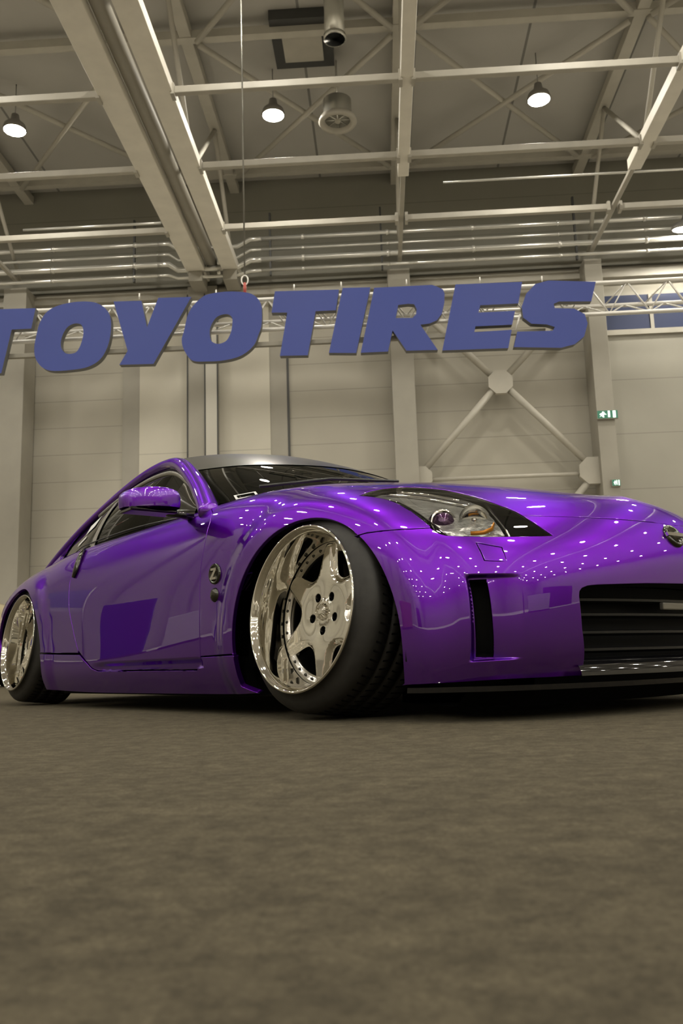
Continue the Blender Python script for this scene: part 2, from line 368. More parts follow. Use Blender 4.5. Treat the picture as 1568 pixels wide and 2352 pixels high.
# slot duct, grille, splitter
patch('bumper_slot', [[(3.27, 3.40), (2.90, 3.42), (2.85, .90), (3.23, .92)]], M_MATTE, car, step=.1, off=-.045, thick=0)
patch('bumper_slot', [[(3.27, 3.40), (2.90, 3.42), (2.85, .90), (3.23, .92)]], M_MATTE, car, step=.1, off=-.045, thick=0, flip=True)
sv = [(3.215, 3.325), (2.964, 3.337), (2.911, .961), (3.177, 1.001)]
V = []; F = []
for L in (dens(sv, .2),):
    A = np.array(L); P = S(A[:, 0], A[:, 1]); N = nrm(A[:, 0], A[:, 1])*NS
    V = np.concatenate([P-N*.004, P-N*.05]); n = len(A); F = [(i, (i+1) % n, n+(i+1) % n, n+i) for i in range(n)]
sl = build('slot_liner', V, F, M_BLACK, car, smooth=False); mirrored(sl)

# grille: recess box, slats and mesh backing
def gx(y): return -.765+.28*y*y
def slat(z, th, dep, m, name='grille_slat', back=.05, w=.455):
    V = []; F = []; ys = np.linspace(-w, w, 33)
    for y in ys:
        x = gx(y)+back
        V += [(x, y, z+th/2), (x, y, z-th/2), (x+dep, y, z-th/2-.006), (x+dep, y, z+th/2+.004)]
    for i in range(len(ys)-1):
        for k in range(4): F.append((i*4+k, i*4+(k+1) % 4, (i+1)*4+(k+1) % 4, (i+1)*4+k))
    F += [(3, 2, 1, 0), tuple(len(V)-4+k for k in range(4))]
    o = build(name, V, F, m, car, smooth=False); return o
for z in (.318, .277, .228, .181): slat(z, .007, .03, M_SLAT)
V = []; F = []; ys = np.linspace(-.50, .50, 30)
for y in ys:
    for z in (.08, .36): V.append((gx(y)+.11, y, z))
for i in range(len(ys)-1): F.append((i*2, i*2+1, i*2+3, i*2+2))
build('grille_backing', V, F, mat('radiator_black', (.006, .007, .009), .6, .0, spec=.2), car)
# edge wall of the grille opening, follows the opening outline inward
ge = np.array([p for p in dens(grille_edge, .12) if p[0] <= 1.74][:-1]+[(1.56, 0)]); ge = ge[(ge[:, 1] > -.1)]
A = np.array(dens(grille_edge+[(1.56, 0)], .1)); A = A[:[i for i in range(len(A)) if A[i][1] <= 1e-6 and A[i][0] > 1][0]+1]
P = S(A[:, 0], A[:, 1]); V = np.concatenate([P+[.004, 0, 0], P+[.11, 0, 0]]); n = len(A); F = [(i, i+1, n+i+1, n+i) for i in range(n-1)]
mm = np.array([1, -1, 1.]); V = np.concatenate([V, V*mm]); F = F+[tuple(k+2*n for k in f) for f in F]
build('grille_surround', V, F, M_BLACK, car, smooth=True)
# glossy valance across the foot of the opening
V = []; F = []; ys = np.linspace(-.44, .44, 41); K = 9
for y in ys:
    for k in range(K):
        a = k/(K-1)*PI*.5; V.append((gx(y)+.075-.062*math.sin(a), y, .112+.050*math.cos(a)))
for i in range(len(ys)-1):
    for k in range(K-1): F.append((i*K+k, (i+1)*K+k, (i+1)*K+k+1, i*K+k+1))
build('valance', V, F, M_BLACK, car)
box('plate_bracket', (gx(0)+.03, -.10, .29), (gx(0)+.045, .085, .312), M_TRIM, car, .004)
# splitter: plan outline follows bumper, thin plate
us = np.linspace(0, 4.15, 60); P = S(us, np.zeros(60)); V = []; F = []
O = np.array([p*1 for p in P]); 
d = nrm(us, np.full(60, .5))*NS; d[:, 2] = 0; d /= np.linalg.norm(d, axis=1, keepdims=True)
grow = .012+.012*(1-sstep(2.8, 4.0, us))
for i in range(60):
    p = P[i]+d[i]*grow[i]; q = np.array([-.30, p[1]*.5, 0])
    V += [(p[0]-.0, p[1], .094), (p[0]+.002, p[1], .080), (q[0], q[1], .080), (q[0], q[1], .094)]
for i in range(59):
    for k in range(4): F.append((i*4+k, i*4+(k+1) % 4, i*4+4+(k+1) % 4, i*4+4+k))
V = np.array(V); F = F+[tuple(len(V)+k for k in f[::-1]) for f in F]; V = np.concatenate([V, V*mm])
build('splitter', V, F, M_BLACK, car, smooth=False)
# undertray, drops toward the floor behind the splitter
V = []; F = []
for y, x in ((-.62, -.45), (-.5, -.60), (-.3, -.64), (0, -.66), (.3, -.64), (.5, -.60), (.62, -.45)):
    V += [(x, y, .082), (x+.05, y, .035), (.0, y*.75, .035), (.0, y*.75, .2)]
for i in range(6):
    for k in range(3): F.append((i*4+k, i*4+k+1, i*4+5+k, i*4+4+k))
build('undertray', V, F, M_MATTE, car, smooth=False)

# headlamps
def lampset():
    root = build('headlamp', [(0, 0, 0)], [], M_BLACK, car)
    return root
hr = patch('headlamp', [lampP], M_LENS, car, step=.09, off=-.001, thick=.004)
bk = patch('housing', [lampP], M_BLACK, hr, step=.12, off=-.055, thick=0)
A = np.array(dens(lampP, .1)); P = S(A[:, 0], A[:, 1]); N = nrm(A[:, 0], A[:, 1])*NS; n = len(A)
wl = build('rim', np.concatenate([P-N*.003, P-N*.06]), [(i, (i+1) % n, n+(i+1) % n, n+i) for i in range(n)], M_DCHROME, hr)
lc = np.array(lampP).mean(0)
M_REFL = mat('faceted_reflector', (.80, .80, .76), .16, .72, noise=(26, .25), bump=1.0)
inner = [(4.66, 5.70), (4.42, 6.05), (3.98, 6.28), (3.5, 6.35), (3.1, 6.31), (2.72, 6.13), (2.55, 5.98), (2.45, 5.5), (2.42, 5.1), (2.44, 4.68), (2.8, 4.62), (3.30, 4.60), (3.43, 4.98), (3.63, 5.385), (3.93, 5.66), (4.2, 5.70)]
patch('reflector', [inner], M_REFL, hr, step=.06, off=-.018, thick=.03)
sweep('chrome_strip', [S(np.array([a]), np.array([b]))[0]-NS*nrm(np.array([a]), np.array([b]))[0]*.010 for a, b in [(4.45, 5.70), (4.1, 5.66), (3.93, 5.60), (3.75, 5.42), (3.60, 5.18), (3.50, 4.98), (3.42, 4.78), (3.36, 4.66)]], .004, .003, M_CHROME, hr, 8)
sweep('chrome_strip', [S(np.array([a]), np.array([b]))[0]-NS*nrm(np.array([a]), np.array([b]))[0]*.012 for a, b in [(2.50, 6.0), (2.44, 5.7), (2.40, 5.35), (2.38, 5.0), (2.40, 4.72)]], .004, .003, M_CHROME, hr, 8)
for (u0, v0), (u1, v1) in (((4.3, 5.98), (2.62, 5.78)), ((4.1, 6.15), (2.9, 6.05))):
    sweep('trim_rib', [S(np.array([u0+(u1-u0)*t]), np.array([v0+(v1-v0)*t+.10*math.sin(PI*t)]))[0]-NS*nrm(np.array([u0+(u1-u0)*t]), np.array([v0+(v1-v0)*t+.10*math.sin(PI*t)]))[0]*.013 for t in np.linspace(0, 1, 12)], .005, .004, M_CHROME, hr, 8)
pc = S(np.array([3.24]), np.array([5.2]))[0]; pn = NS*nrm(np.array([3.24]), np.array([5.2]))[0]
look = np.array([-.9, .30, .05]); look /= np.linalg.norm(look)
def lathe_at(name, prof, m, parent, c, ax, n=40):
    ax = np.array(ax, float); ax /= np.linalg.norm(ax); s = np.cross(ax, (0, 0, 1))
    if np.linalg.norm(s) < 1e-3: s = np.cross(ax, (0, 1, 0))
    s /= np.linalg.norm(s); q = np.cross(s, ax)
    V = []; F = []; K = len(prof)
    for k in range(n):
        th = 2*PI*k/n
        for r, y in prof: V.append(np.array(c)+ax*y+s*r*math.cos(th)+q*r*math.sin(th))
    for k in range(n):
        for i in range(K-1): F.append((k*K+i, k*K+i+1, ((k+1) % n)*K+i+1, ((k+1) % n)*K+i))
    return build(name, V, F, m, parent)
M_PROJ = mat('projector_glass', (.10, .03, .12), .03, .6, 1.)
lathe_at('projector', [(.0, .030)]+[(.034*math.sin(t), .034*math.cos(t)-.004) for t in np.linspace(.08, 1.5, 12)]+[(.036, -.01), (.036, -.04)], M_PROJ, hr, pc-pn*.028, look)
lathe_at('bezel', [(.036, .004), (.041, .006), (.043, 0), (.041, -.03)], M_CHROME, hr, pc-pn*.028, look)
c2 = S(np.array([2.74]), np.array([5.3]))[0]-NS*nrm(np.array([2.74]), np.array([5.3]))[0]*.016
lathe_at('bowl', [(.0, -.028)]+[(.046*math.sin(t), -.028+.034*(1-math.cos(t))) for t in np.linspace(.15, 1.5, 10)], M_CHROME, hr, c2, look+np.array([0, .3, .1]))
lathe_at('bulb', [(0, .006), (.006, .004), (.009, -.006), (.009, -.03)], M_CHROME, hr, c2, look)
ap = [S(np.array([a]), np.array([b]))[0]-NS*nrm(np.array([a]), np.array([b]))[0]*.006 for a, b in [(2.95, 4.70), (2.75, 4.76), (2.60, 4.90), (2.52, 5.1)]]
sweep('amber_strip', ap, .003, .006, M_AMBER, hr, 8)
hl2 = mirrored(hr, car)
for ch in list(hr.children): mirrored(ch, hl2)

# nose badge: ring and bar
bc = S(np.array([0.0]), np.array([4.80]))[0]; bn = NS*nrm(np.array([0.0]), np.array([4.80]))[0]
bd = lathe_at('nose_badge', [(.0, .004), (.024, .004), (.027, .007), (.034, .008), (.038, .004), (.039, -.006)], M_DCHROME, car, bc+[0, .030, 0], bn, 48)
t = np.array([0, 1, 0.]); q = np.cross(bn, t)
V = [bc+[0, .030, 0]+t*a+q*b+bn*c for a in (-.043, .043) for b in (-.006, .006) for c in (.004, .011)]
build('bar', V, [(0, 1, 3, 2), (4, 6, 7, 5), (0, 4, 5, 1), (2, 3, 7, 6), (1, 5, 7, 3)], M_CHROME, bd, smooth=False)
# fender badge with a slanted Z, marker lamp under it
def surf(x, z, off=0.):
    u, v = side_uv(x, z); return S(np.array([u]), np.array([v]))[0]+NS*nrm(np.array([u]), np.array([v]))[0]*off, NS*nrm(np.array([u]), np.array([v]))[0]
c, nn = surf(.527, .492)
for s in (1,):
    fb = lathe_at('fender_badge', [(.0, .003), (.027, .003), (.030, .007), (.036, .006), (.038, -.004)], M_DCHROME, car, c, nn, 40)
    tx = np.array([1, 0, 0.]); tz = np.array([0, 0, 1.])
    zp = [(-.018, .020), (.020, .020), (.020, .012), (-.004, -.012), (.018, -.012), (.018, -.020), (-.020, -.020), (-.020, -.012), (.004, .012), (-.018, .012)]
    V = [c+nn*.009-tx*a*1.+tz*b for a, b in zp]+[c+nn*.002-tx*a+tz*b for a, b in zp]; n = 10
    build('letter_z', V, [tuple(range(n))]+[(i, (i+1) % n, n+(i+1) % n, n+i) for i in range(n)], M_CHROME, fb, smooth=False)
    c2_, n2_ = surf(.53, .418)
    lathe_at('marker_lamp', [(0, .012), (.012, .011), (.022, .006), (.026, 0), (.027, -.004)], M_DCHROME, car, c2_, n2_, 32)
# door handle: tall narrow pull in a recess
hp = [(11.55, 5.55), (11.50, 5.3), (11.44, 5.0), (11.42, 4.7), (11.44, 4.45)]
hp = [S(np.array([a]), np.array([b]))[0]+NS*nrm(np.array([a]), np.array([b]))[0]*.006 for a, b in hp]
hd = sweep('door_handle', hp, [.010, .022, .026, .024, .012], [.006, .012, .014, .012, .006], M_DCHROME, dr, 14, upv=(0, 1, 0))
# mirror
def mirror_part():
    def sh(x, y, z, s=1): return (x, y, z)
    bm = bmesh.new(); bmesh.ops.create_cube(bm, size=2); bmesh.ops.subdivide_edges(bm, edges=bm.edges[:], cuts=5, use_grid_fill=True)
    for v in bm.verts:
        p = np.array(v.co); r = np.linalg.norm(p, ord=4); p = p/r
        y = p[1]*.104; x = p[0]*.062*(1-.25*p[1]); z = p[2]*.046
        z += .009*(1-(p[1])**2)*(p[2] > 0); x -= .03*(1-p[1]**2)*(p[0] < 0)+.02*p[1]*-1
        v.co = (x, y, z)
    me = bpy.data.meshes.new('mirror_housing')
    bmesh.ops.bisect_plane(bm, geom=bm.verts[:]+bm.edges[:]+bm.faces[:], plane_co=(0, 0, -.024), plane_no=(0, 0, 1), clear_inner=True)
    bm.to_mesh(me); bm.free(); me.materials.append(M_PAINT); me.shade_smooth()
    o = bpy.data.objects.new('mirror_housing', me); COL.objects.link(o); return o
mr = mirror_part(); mr.parent = car; mr.location = (.83, .972, .787)
ml = box('mirror_base', (-.05, -.098, -.040), (.05, .092, -.024), M_BLACK, mr, .006)
arm = sweep('mirror_arm', [(-.01, -.18, -.045), (0, -.14, -.036), (0, -.08, -.034)], [.03, .024, .024], [.016, .012, .010], M_BLACK, mr, 12)
mg = box('mirror_glass', (.052, -.085, -.022), (.057, .085, .036), M_CHROME, mr, .002)
m2 = mr.copy(); COL.objects.link(m2); m2.location = (.83, -.972, .787); m2.scale = (1, -1, 1)
for ch in list(mr.children): cc = ch.copy(); COL.objects.link(cc); cc.parent = m2

# ---- greenhouse
def bsc(pts, n=60):
    p = np.array(pts, float); p = np.concatenate([2*p[:1]-p[1:2], p, 2*p[-1:]-p[-2:-1]]); out = []; N = len(p)-3
    for t in np.linspace(0, N-1e-9, n):
        i = int(t); out.append(bs(np.array(t-i))@p[i:i+4])
    return np.array(out)
RAIL = [(.71, .775, .745), (.90, .70, .865), (1.11, .64, .99), (1.30, .588, 1.08), (1.45, .56, 1.115), (1.72, .54, 1.128), (2.06, .555, 1.07), (2.4, .61, .945), (2.65, .66, .81), (2.88, .69, .68), (3.0, .69, .60)]
WB = [(.80, .70, .80), (.66, .55, .835), (.58, .35, .855), (.53, .15, .865), (.52, 0, .868)]
WH = [(1.34, .56, 1.115), (1.30, .45, 1.138), (1.26, .30, 1.153), (1.24, .12, 1.165), (1.235, 0, 1.168)]
RT = [(1.9, .50, 1.11), (1.9, .40, 1.145), (1.9, .25, 1.165), (1.9, .1, 1.175), (1.9, 0, 1.175)]
TG = [(2.85, .66, .76), (2.9, .50, .82), (2.93, .3, .835), (2.95, .1, .84), (2.95, 0, .84)]
def mc(c): c = np.array(c, float); return np.concatenate([c, c[-2::-1]*mm])
rail = bsc(RAIL, 90); k = np.arange(90)/89.
wa = np.interp(rail[:, 0], [.7, 1.0, 1.4, 1.8, 2.2, 2.9], [.044, .038, .036, .030, .022, .02])
pr = sweep('roof_rail', rail, wa, np.interp(rail[:, 0], [.7, 1.0, 1.4, 1.8, 2.3, 2.9], [.036, .034, .030, .026, .02, .02]), M_PAINT, car, 28); mirrored(pr)
def grid(name, fn, nu, nv, m, parent, off=0., t0=0., t1=1., s0=0., s1=1.):
    V = []; F = []
    for i in range(nu+1):
        for j in range(nv+1): V.append(fn(s0+(s1-s0)*i/nu, t0+(t1-t0)*j/nv))
    V = np.array(V)
    if off is not 0.: V = V+np.array(off)
    for i in range(nu):
        for j in range(nv): a = i*(nv+1)+j; F.append((a, a+1, a+nv+2, a+nv+1))
    return build(name, V, F, m, parent)
cWB, cWH, cRT, cTG = bsc(mc(WB), 81), bsc(mc(WH), 81), bsc(mc(RT), 81), bsc(mc(TG), 81)
def lerp(A, s):
    f = s*80; i = min(int(f), 79); f -= i; return A[i]*(1-f)+A[i+1]*f
def wind(s, t): return lerp(cWB, s)*(1-t)+lerp(cWH, s)*t+np.array([-.03, 0, .04])*4*t*(1-t)*.5
ws = grid('windshield', wind, 60, 24, M_GLASS, car)
grid('sunstrip', lambda s, t: wind(s, (.50+.10*(2*s-1)**2)*(1-t)+1.0*t), 60, 10, M_STRIP, ws, (-.0016, 0, .0024), s0=.0, s1=1.)
_q = [wind(a, b_) for a, b_ in ((.05, .004), (.105, .004), (.105, .06), (.05, .06))]; _o = np.array([-.0016, 0, .0024])
_i = [wind(a, b_) for a, b_ in ((.056, .014), (.099, .014), (.099, .05), (.056, .05))]
build('windshield_sticker', [p+_o for p in _q]+[p+_o for p in _i], [(k, (k+1) % 4, 4+(k+1) % 4, 4+k) for k in range(4)], M_WHITE, ws, smooth=False)
def roof(s, t):
    return lerp(cWH, s)*(1-t)+lerp(cRT, s)*t+np.array([0, 0, .028])*4*t*(1-t)
grid('roof_panel', roof, 40, 14, M_BLACK, car)
grid('rear_glass', lambda s, t: lerp(cRT, s)*(1-t)+lerp(cTG, s)*t+np.array([.02, 0, .06])*4*t*(1-t), 40, 14, M_GLASS, car)
_rx = bsc(RAIL, 400)
def side(s, t):
    x = .72+s*2.0; b = np.array([x, .765-.01*((x-1.5)/.8)**2, .75-.11*float(sstep(2.0, 2.5, x))])
    q = np.array([np.interp(x, _rx[:, 0], _rx[:, c]) for c in range(3)])-np.array([0, .005, .012])
    p = b*(1-t)+q*t; p[1] += .022*4*t*(1-t); return p
for sg in (1, -1):
    f = (lambda s, t: side(s, t)) if sg > 0 else (lambda s, t: side(s, t)*mm)
    dg = grid('door_window', f, 30, 10, M_GLASS, car, s0=.06, s1=.60)
    qg = grid('quarter_window', lambda s, t: f(s+.10*t*(1 if s > .7 else .3), t), 14, 10, M_GLASS, car, s0=.605, s1=.80)
    grid('sail_panel', lambda s, t: f(s+(.11*t if s < .85 else 0), t), 10, 10, M_PAINT, car, (0, .006*sg, .002), s0=.80, s1=1.05)
    grid('window_pillar', lambda s, t: f(s+.06*t, t), 4, 10, M_TRIM, car, (0, .006*sg, 0), s0=.575, s1=.60)
    grid('mirror_sail', lambda s, t: f(.06+.15*s, t), 6, 10, M_BLACK, car, (0, .004*sg, 0), t0=.0, t1=1.)
    sweep('window_seal', [f(s, .90)+np.array([0, .006*sg, 0]) for s in np.linspace(.18, .74, 40)], .006, .011, M_TRIM, dg, 8)
    sweep('belt_molding', [f(s, .12)+np.array([0, .010*sg, 0]) for s in np.linspace(.12, .78, 30)], .002, .003, M_SATIN, dg, 8)
    if sg > 0:
        def stk(name, q):
            V = [f(a, b)+np.array([0, .004, .001]) for a, b in q]; build(name, V, [(0, 1, 2, 3)], M_WHITE, qg, smooth=False)
        stk('window_sticker', [(.715, .46), (.672, .50), (.688, .74), (.738, .70)])
        stk('window_sticker', [(.735, .30), (.690, .33), (.694, .39), (.738, .36)])
# interior
box('dashboard', (.70, -.62, .66), (1.05, .62, .80), M_MATTE, car, .03)
box('cabin_floor', (.7, -.70, .2), (2.7, .70, .30), M_MATTE, car)
for y in (.36, -.36):
    st = box('seat', (1.35, y-.24, .30), (1.85, y+.24, .48), M_MATTE, car, .05)
    bk_ = box('backrest', (1.75, y-.23, .45), (1.90, y+.23, .98), M_MATTE, st, .05, )
sw = sweep('steering_wheel', [(1.12+.05*math.sin(a), -.36+.18*math.cos(a), .80+.17*math.sin(a)) for a in np.linspace(0, 2*PI, 33)[:-1]], .014, .014, M_SATIN, car, 8, upv=(1, 0, -.2), closed=True)
sweep('wiper', [(.60, .62, .845), (.50, .35, .885), (.44, .05, .895)], .006, .006, M_SATIN, car, 8)

# ---- wheels
RT_ = .311
def star_disc(parent):
    n = 6; pts = []; hw = math.radians(22)
    for k in range(n):
        c = PI/3*k
        for ph in np.linspace(-hw, hw, 25):
            r = .126+(.2175-.126)*(abs(ph)/hw)**2.6; pts.append((r*math.cos(c+ph), r*math.sin(c+ph)))
        for ph in np.linspace(hw, PI/3-hw, 6)[1:-1]: pts.append((.226*math.cos(c+ph), .226*math.sin(c+ph)))
    lugs = []
    for k in range(5):
        a = math.radians(54+72*k); lx, lz = .057*math.cos(a), .057*math.sin(a)
        lugs.append([(lx+.0125*math.cos(q), lz+.0125*math.sin(q)) for q in np.linspace(0, 2*PI, 17)[:-1]])
    P0 = np.array(pts)
    def fn(a, b):
        r = np.hypot(a, b); Q = np.stack([a, b], -1)
        d = np.full(a.shape, 9.)
        for i in range(0, len(P0)):
            p, q = P0[i], P0[(i+1) % len(P0)]; e = q-p; t = np.clip(((Q-p)@e)/(e@e), 0, 1); d = np.minimum(d, np.linalg.norm(Q-p-t[..., None]*e, axis=-1))
        y = .006*(1-np.clip(r/.2, 0, 1)**2)-.014*(1-sstep(0, .022, d))-.006*np.exp(-((r-.10)/.03)**2)*0
        y += -.008*(1-sstep(.03, .125, r))+.003*(1-sstep(.034, .046, r))
        return np.stack([a, y, b], -1)
    def fnn(a, b):
        e = 1e-3; x = fn(a+e, b)-fn(a-e, b); z = fn(a, b+e)-fn(a, b-e); n_ = np.cross(z, x); return n_/np.linalg.norm(n_, axis=-1, keepdims=True)
    V, F, N = cdt_patch([pts]+lugs, .007, fn, fnn, 0., .022, None, None)
    return build('wheel_face', V, F, M_CHROME, parent, N), lugs
def make_wheel(poke_rim=.10):
    t = empty('wheel')
    # axial coordinate: 0 at the outer flange plane, negative inboard
    tyre = lathe('tyre', [(.244, -.008), (.252, -.016), (.262, -.022), (.280, -.028), (.296, -.036), (.305, -.046), (RT_-.001, -.058), (RT_, -.075), (RT_, -.100), (RT_-.006, -.101), (RT_-.006, -.108), (RT_, -.109), (RT_, -.150), (RT_-.006, -.151), (RT_-.006, -.158), (RT_, -.159), (RT_, -.20), (RT_-.006, -.201), (RT_-.006, -.208), (RT_, -.209), (RT_, -.25), (RT_-.006, -.265), (.28, -.275), (.245, -.27)], M_RUBBER, t, 120)
    # lateral tread grooves as thin dark cuts
    V = []; F = []
    for k in range(72):
        a = 2*PI*k/72
        for y0, y1, sk in ((-.062, -.098, .02), (-.111, -.148, -.02), (-.161, -.198, .02), (-.211, -.246, -.02)):
            b = len(V)
            for y, da in ((y0, 0), (y1, sk)):
                for w_ in (-.009, .009):
                    V.append(((RT_+.0006)*math.cos(a+da+w_), y, (RT_+.0006)*math.sin(a+da+w_)))
            F.append((b, b+1, b+3, b+2))
    build('tread_grooves', V, F, M_MATTE, t, smooth=False)
    lathe('rim_lip', [(.246, -.014), (.2545, -.008), (.2575, -.002), (.2565, .002), (.2525, .0035), (.2485, .001), (.2465, -.004), (.2440, -.008), (.2400, -.012), (.2375, -.022), (.2345, -.045), (.2310, -.070), (.2285, -.090), (.2270, -.103), (.2265, -.108)], M_CHROME, t, 160)
    lathe('barrel', [(.2265, -.112), (.222, -.113), (.198, -.113), (.196, -.120), (.200, -.135), (.205, -.25)], M_CHROME2, t, 120)
    f, lugs = star_disc(t); f.location = (0, -.098, 0)
    # assembly bolts on the flange seen through the windows
    for k in range(36):
        a = math.radians(5+10*k)
        if abs(((math.degrees(a)+30) % 60)-30) > 22.5: continue
        c = (.209*math.cos(a), -.113, .209*math.sin(a))
        lathe_at('bolt', [(0, .004), (.0038, .004), (.0048, .002), (.0052, -.001)], M_DCHROME, t, c, (0, 1, 0), 10)
    for k in range(5):
        a = math.radians(54+72*k); c = np.array((.057*math.cos(a), -.098, .057*math.sin(a)))
        lathe_at('lug_nut', [(0, -.012), (.004, -.012), (.007, -.013), (.0085, -.018), (.009, -.03)], M_DCHROME, t, c, (0, 1, 0), 12)
        lathe_at('lug_bore', [(.0128, -.006), (.0122, -.012), (.0120, -.034), (0, -.036)], M_BLACK, t, c, (0, 1, 0), 20)
    # centre cap: finned hexagonal cone
    V = []; F = []; n = 36
    for k in range(n):
        a = 2*PI*k/n; rr = 1.0 if k % 2 else .86
        V += [(.030*rr*math.cos(a), -.102, .030*rr*math.sin(a)), (.024*rr*math.cos(a), -.088, .024*rr*math.sin(a)), (.008*math.cos(a), -.083, .008*math.sin(a))]
    for k in range(n):
        j = (k+1) % n; F += [(k*3, k*3+1, j*3+1, j*3), (k*3+1, k*3+2, j*3+2, j*3+1)]
    F.append(tuple(k*3+2 for k in range(n)))
    build('centre_cap', V, F, M_CHROME, t, smooth=False)
    lathe('brake_disc', [(.06, -.17), (.165, -.17), (.165, -.19), (.06, -.19)], M_DISC, t, 48)
    lathe('wheel_back', [(.0, -.215), (.205, -.215)], M_MATTE, t, 48)
    V = []
    box('weight', (.2395, -.012, -.01), (.2405, -.004, .01), M_CHROME2, t)
    return t
wf = make_wheel(); wf.parent = car
def place_wheel(o, x, y, z, camb, toe, s):
    # outward axis Y; camber leans the top inboard
    c, si = math.cos(camb), math.sin(camb)
    R = Matrix(((1, 0, 0), (0, c, -si), (0, si, c)))     # Y->(0,c,si), Z->(0,-si,c)
    T = Matrix(((math.cos(toe), -math.sin(toe), 0), (math.sin(toe), math.cos(toe), 0), (0, 0, 1)))
    Mx = (T@R)
    if s < 0: Mx = Matrix(((-1, 0, 0), (0, -1, 0), (0, 0, 1)))@Mx
    Mx = Mx.to_4x4(); Mx.translation = (x, y*s, z); o.matrix_local = Mx
place_wheel(wf, 0, .87, .3358, .118, .0383, 1)
for x, y, cb, s in ((2.65, .872, .108, 1), (0, .87, .118, -1), (2.65, .872, .108, -1)):
    o = copy_tree(wf, car); place_wheel(o, x, y, .3358, cb, .0, s)
LET = {'o1': [[(-4.46, 4.85), (-4.37, 4.99), (-4.22, 5.07), (-3.99, 5.11), (-3.76, 5.1), (-3.62, 5.04), (-3.53, 4.94), (-3.49, 4.8), (-3.5, 4.59), (-3.55, 4.41), (-3.64, 4.27), (-3.8, 4.18), (-4.02, 4.15), (-4.28, 4.15), (-4.42, 4.21), (-4.51, 4.34), (-4.53, 4.5), (-4.5, 4.7)], [(-4.0, 4.8), (-3.91, 4.79), (-3.87, 4.72), (-3.87, 4.61), (-3.91, 4.47), (-3.97, 4.39), (-4.08, 4.38), (-4.15, 4.44), (-4.17, 4.53), (-4.15, 4.64), (-4.09, 4.75)]], 'y': [[(-3.46, 5.09), (-3.08, 5.08), (-3.0, 4.7), (-2.85, 5.11), (-2.4, 5.1), (-2.91, 4.18), (-3.37, 4.19), (-3.26, 4.38)]], 'o2': [[(-2.5, 4.62), (-2.45, 4.84), (-2.37, 4.98), (-2.25, 5.09), (-2.15, 5.13), (-1.95, 5.15), (-1.76, 5.14), (-1.61, 5.11), (-1.52, 5.05), (-1.46, 4.95), (-1.45, 4.82), (-1.46, 4.64), (-1.5, 4.52), (-1.56, 4.38), (-1.68, 4.27), (-1.82, 4.21), (-2.01, 4.18), (-2.2, 4.18), (-2.35, 4.19), (-2.43, 4.24), (-2.51, 4.38), (-2.53, 4.51)], [(-1.96, 4.83), (-1.89, 4.82), (-1.85, 4.77), (-1.85, 4.68), (-1.87, 4.57), (-1.92, 4.47), (-1.98, 4.43), (-2.06, 4.42), (-2.13, 4.46), (-2.15, 4.53), (-2.15, 4.63), (-2.11, 4.73), (-2.05, 4.8)]], 't2': [[(-1.27, 5.12), (-0.41, 5.1), (-0.46, 4.81), (-0.73, 4.81), (-0.85, 4.2), (-1.22, 4.21), (-1.11, 4.81), (-1.32, 4.82)]], 'i': [[(-0.36, 5.12), (0.01, 5.11), (-0.21, 4.2), (-0.57, 4.22)]], 'r': [[(0.06, 5.1), (0.83, 5.1), (0.9, 5.07), (0.97, 5.03), (0.99, 4.97), (0.98, 4.84), (0.94, 4.69), (0.87, 4.6), (0.77, 4.56), (0.65, 4.55), (0.86, 4.19), (0.45, 4.2), (0.28, 4.49), (0.21, 4.2), (-0.15, 4.2)], [(0.37, 4.84), (0.5, 4.85), (0.58, 4.84), (0.61, 4.77), (0.6, 4.7), (0.55, 4.65), (0.33, 4.66)]], 'e': [[(1.14, 5.09), (2.02, 5.08), (1.95, 4.78), (1.45, 4.78), (1.42, 4.68), (1.9, 4.68), (1.85, 4.49), (1.37, 4.49), (1.35, 4.41), (1.84, 4.42), (1.78, 4.17), (0.92, 4.18)]], 's': [[(2.98, 5.03), (2.9, 4.76), (2.48, 4.78), (2.41, 4.75), (2.42, 4.69), (2.67, 4.67), (2.8, 4.59), (2.83, 4.46), (2.77, 4.28), (2.64, 4.18), (2.46, 4.14), (1.85, 4.18), (1.91, 4.39), (2.37, 4.38), (2.4, 4.43), (2.3, 4.47), (2.1, 4.49), (2.0, 4.58), (1.99, 4.73), (2.06, 4.91), (2.19, 5.04), (2.36, 5.08)]], 't1': [[(-5.39, 5.07), (-4.53, 5.05), (-4.58, 4.76), (-4.85, 4.76), (-4.97, 4.15), (-5.34, 4.16), (-5.23, 4.76), (-5.44, 4.77)]]}

# ================================================================= the hall
HY = math.radians(2.45)
def HV(x, d, z=0): return Vector((x*math.cos(HY)+d*math.sin(HY), -x*math.sin(HY)+d*math.cos(HY), z))
def seat(o, base=None):
    """put a mesh built in hall coordinates in the world, its origin at its own base"""
    me = o.data; V = np.array([v.co for v in me.vertices]); lo, hi = V.min(0), V.max(0)
    c = np.array(base if base is not None else ((lo[0]+hi[0])/2, (lo[1]+hi[1])/2, lo[2]))
    me.transform(Matrix.Translation(Vector(-c))); o.location = HV(*c); o.rotation_euler = (0, 0, -HY); return o
def hempty(name, x, d, z): return empty(name, HV(x, d, z), -HY)
def slab(name, a, b, m, bev=0.): return seat(box(name, a, b, m, None, bev))
def struct(o): o['kind'] = 'structure'; return o
def rod(name, p, q, r, m, parent=None, n=10, r2=None):
    return sweep(name, [p, q], r, r2 or r, m, parent, n)
M_BEAM = mat('beam_paint', (.86, .82, .73), .5, noise=(3, .05))
M_STEEL = mat('painted_steel', (.44, .415, .355), .5, noise=(3, .06))
M_STEEL2 = mat('roof_steel', (.50, .475, .41), .55, noise=(3, .06))
M_COLM = mat('column_paint', (.34, .32, .27), .55, noise=(2, .05))
M_ALU = mat('truss_aluminium', (.92, .90, .85), .35, .30)
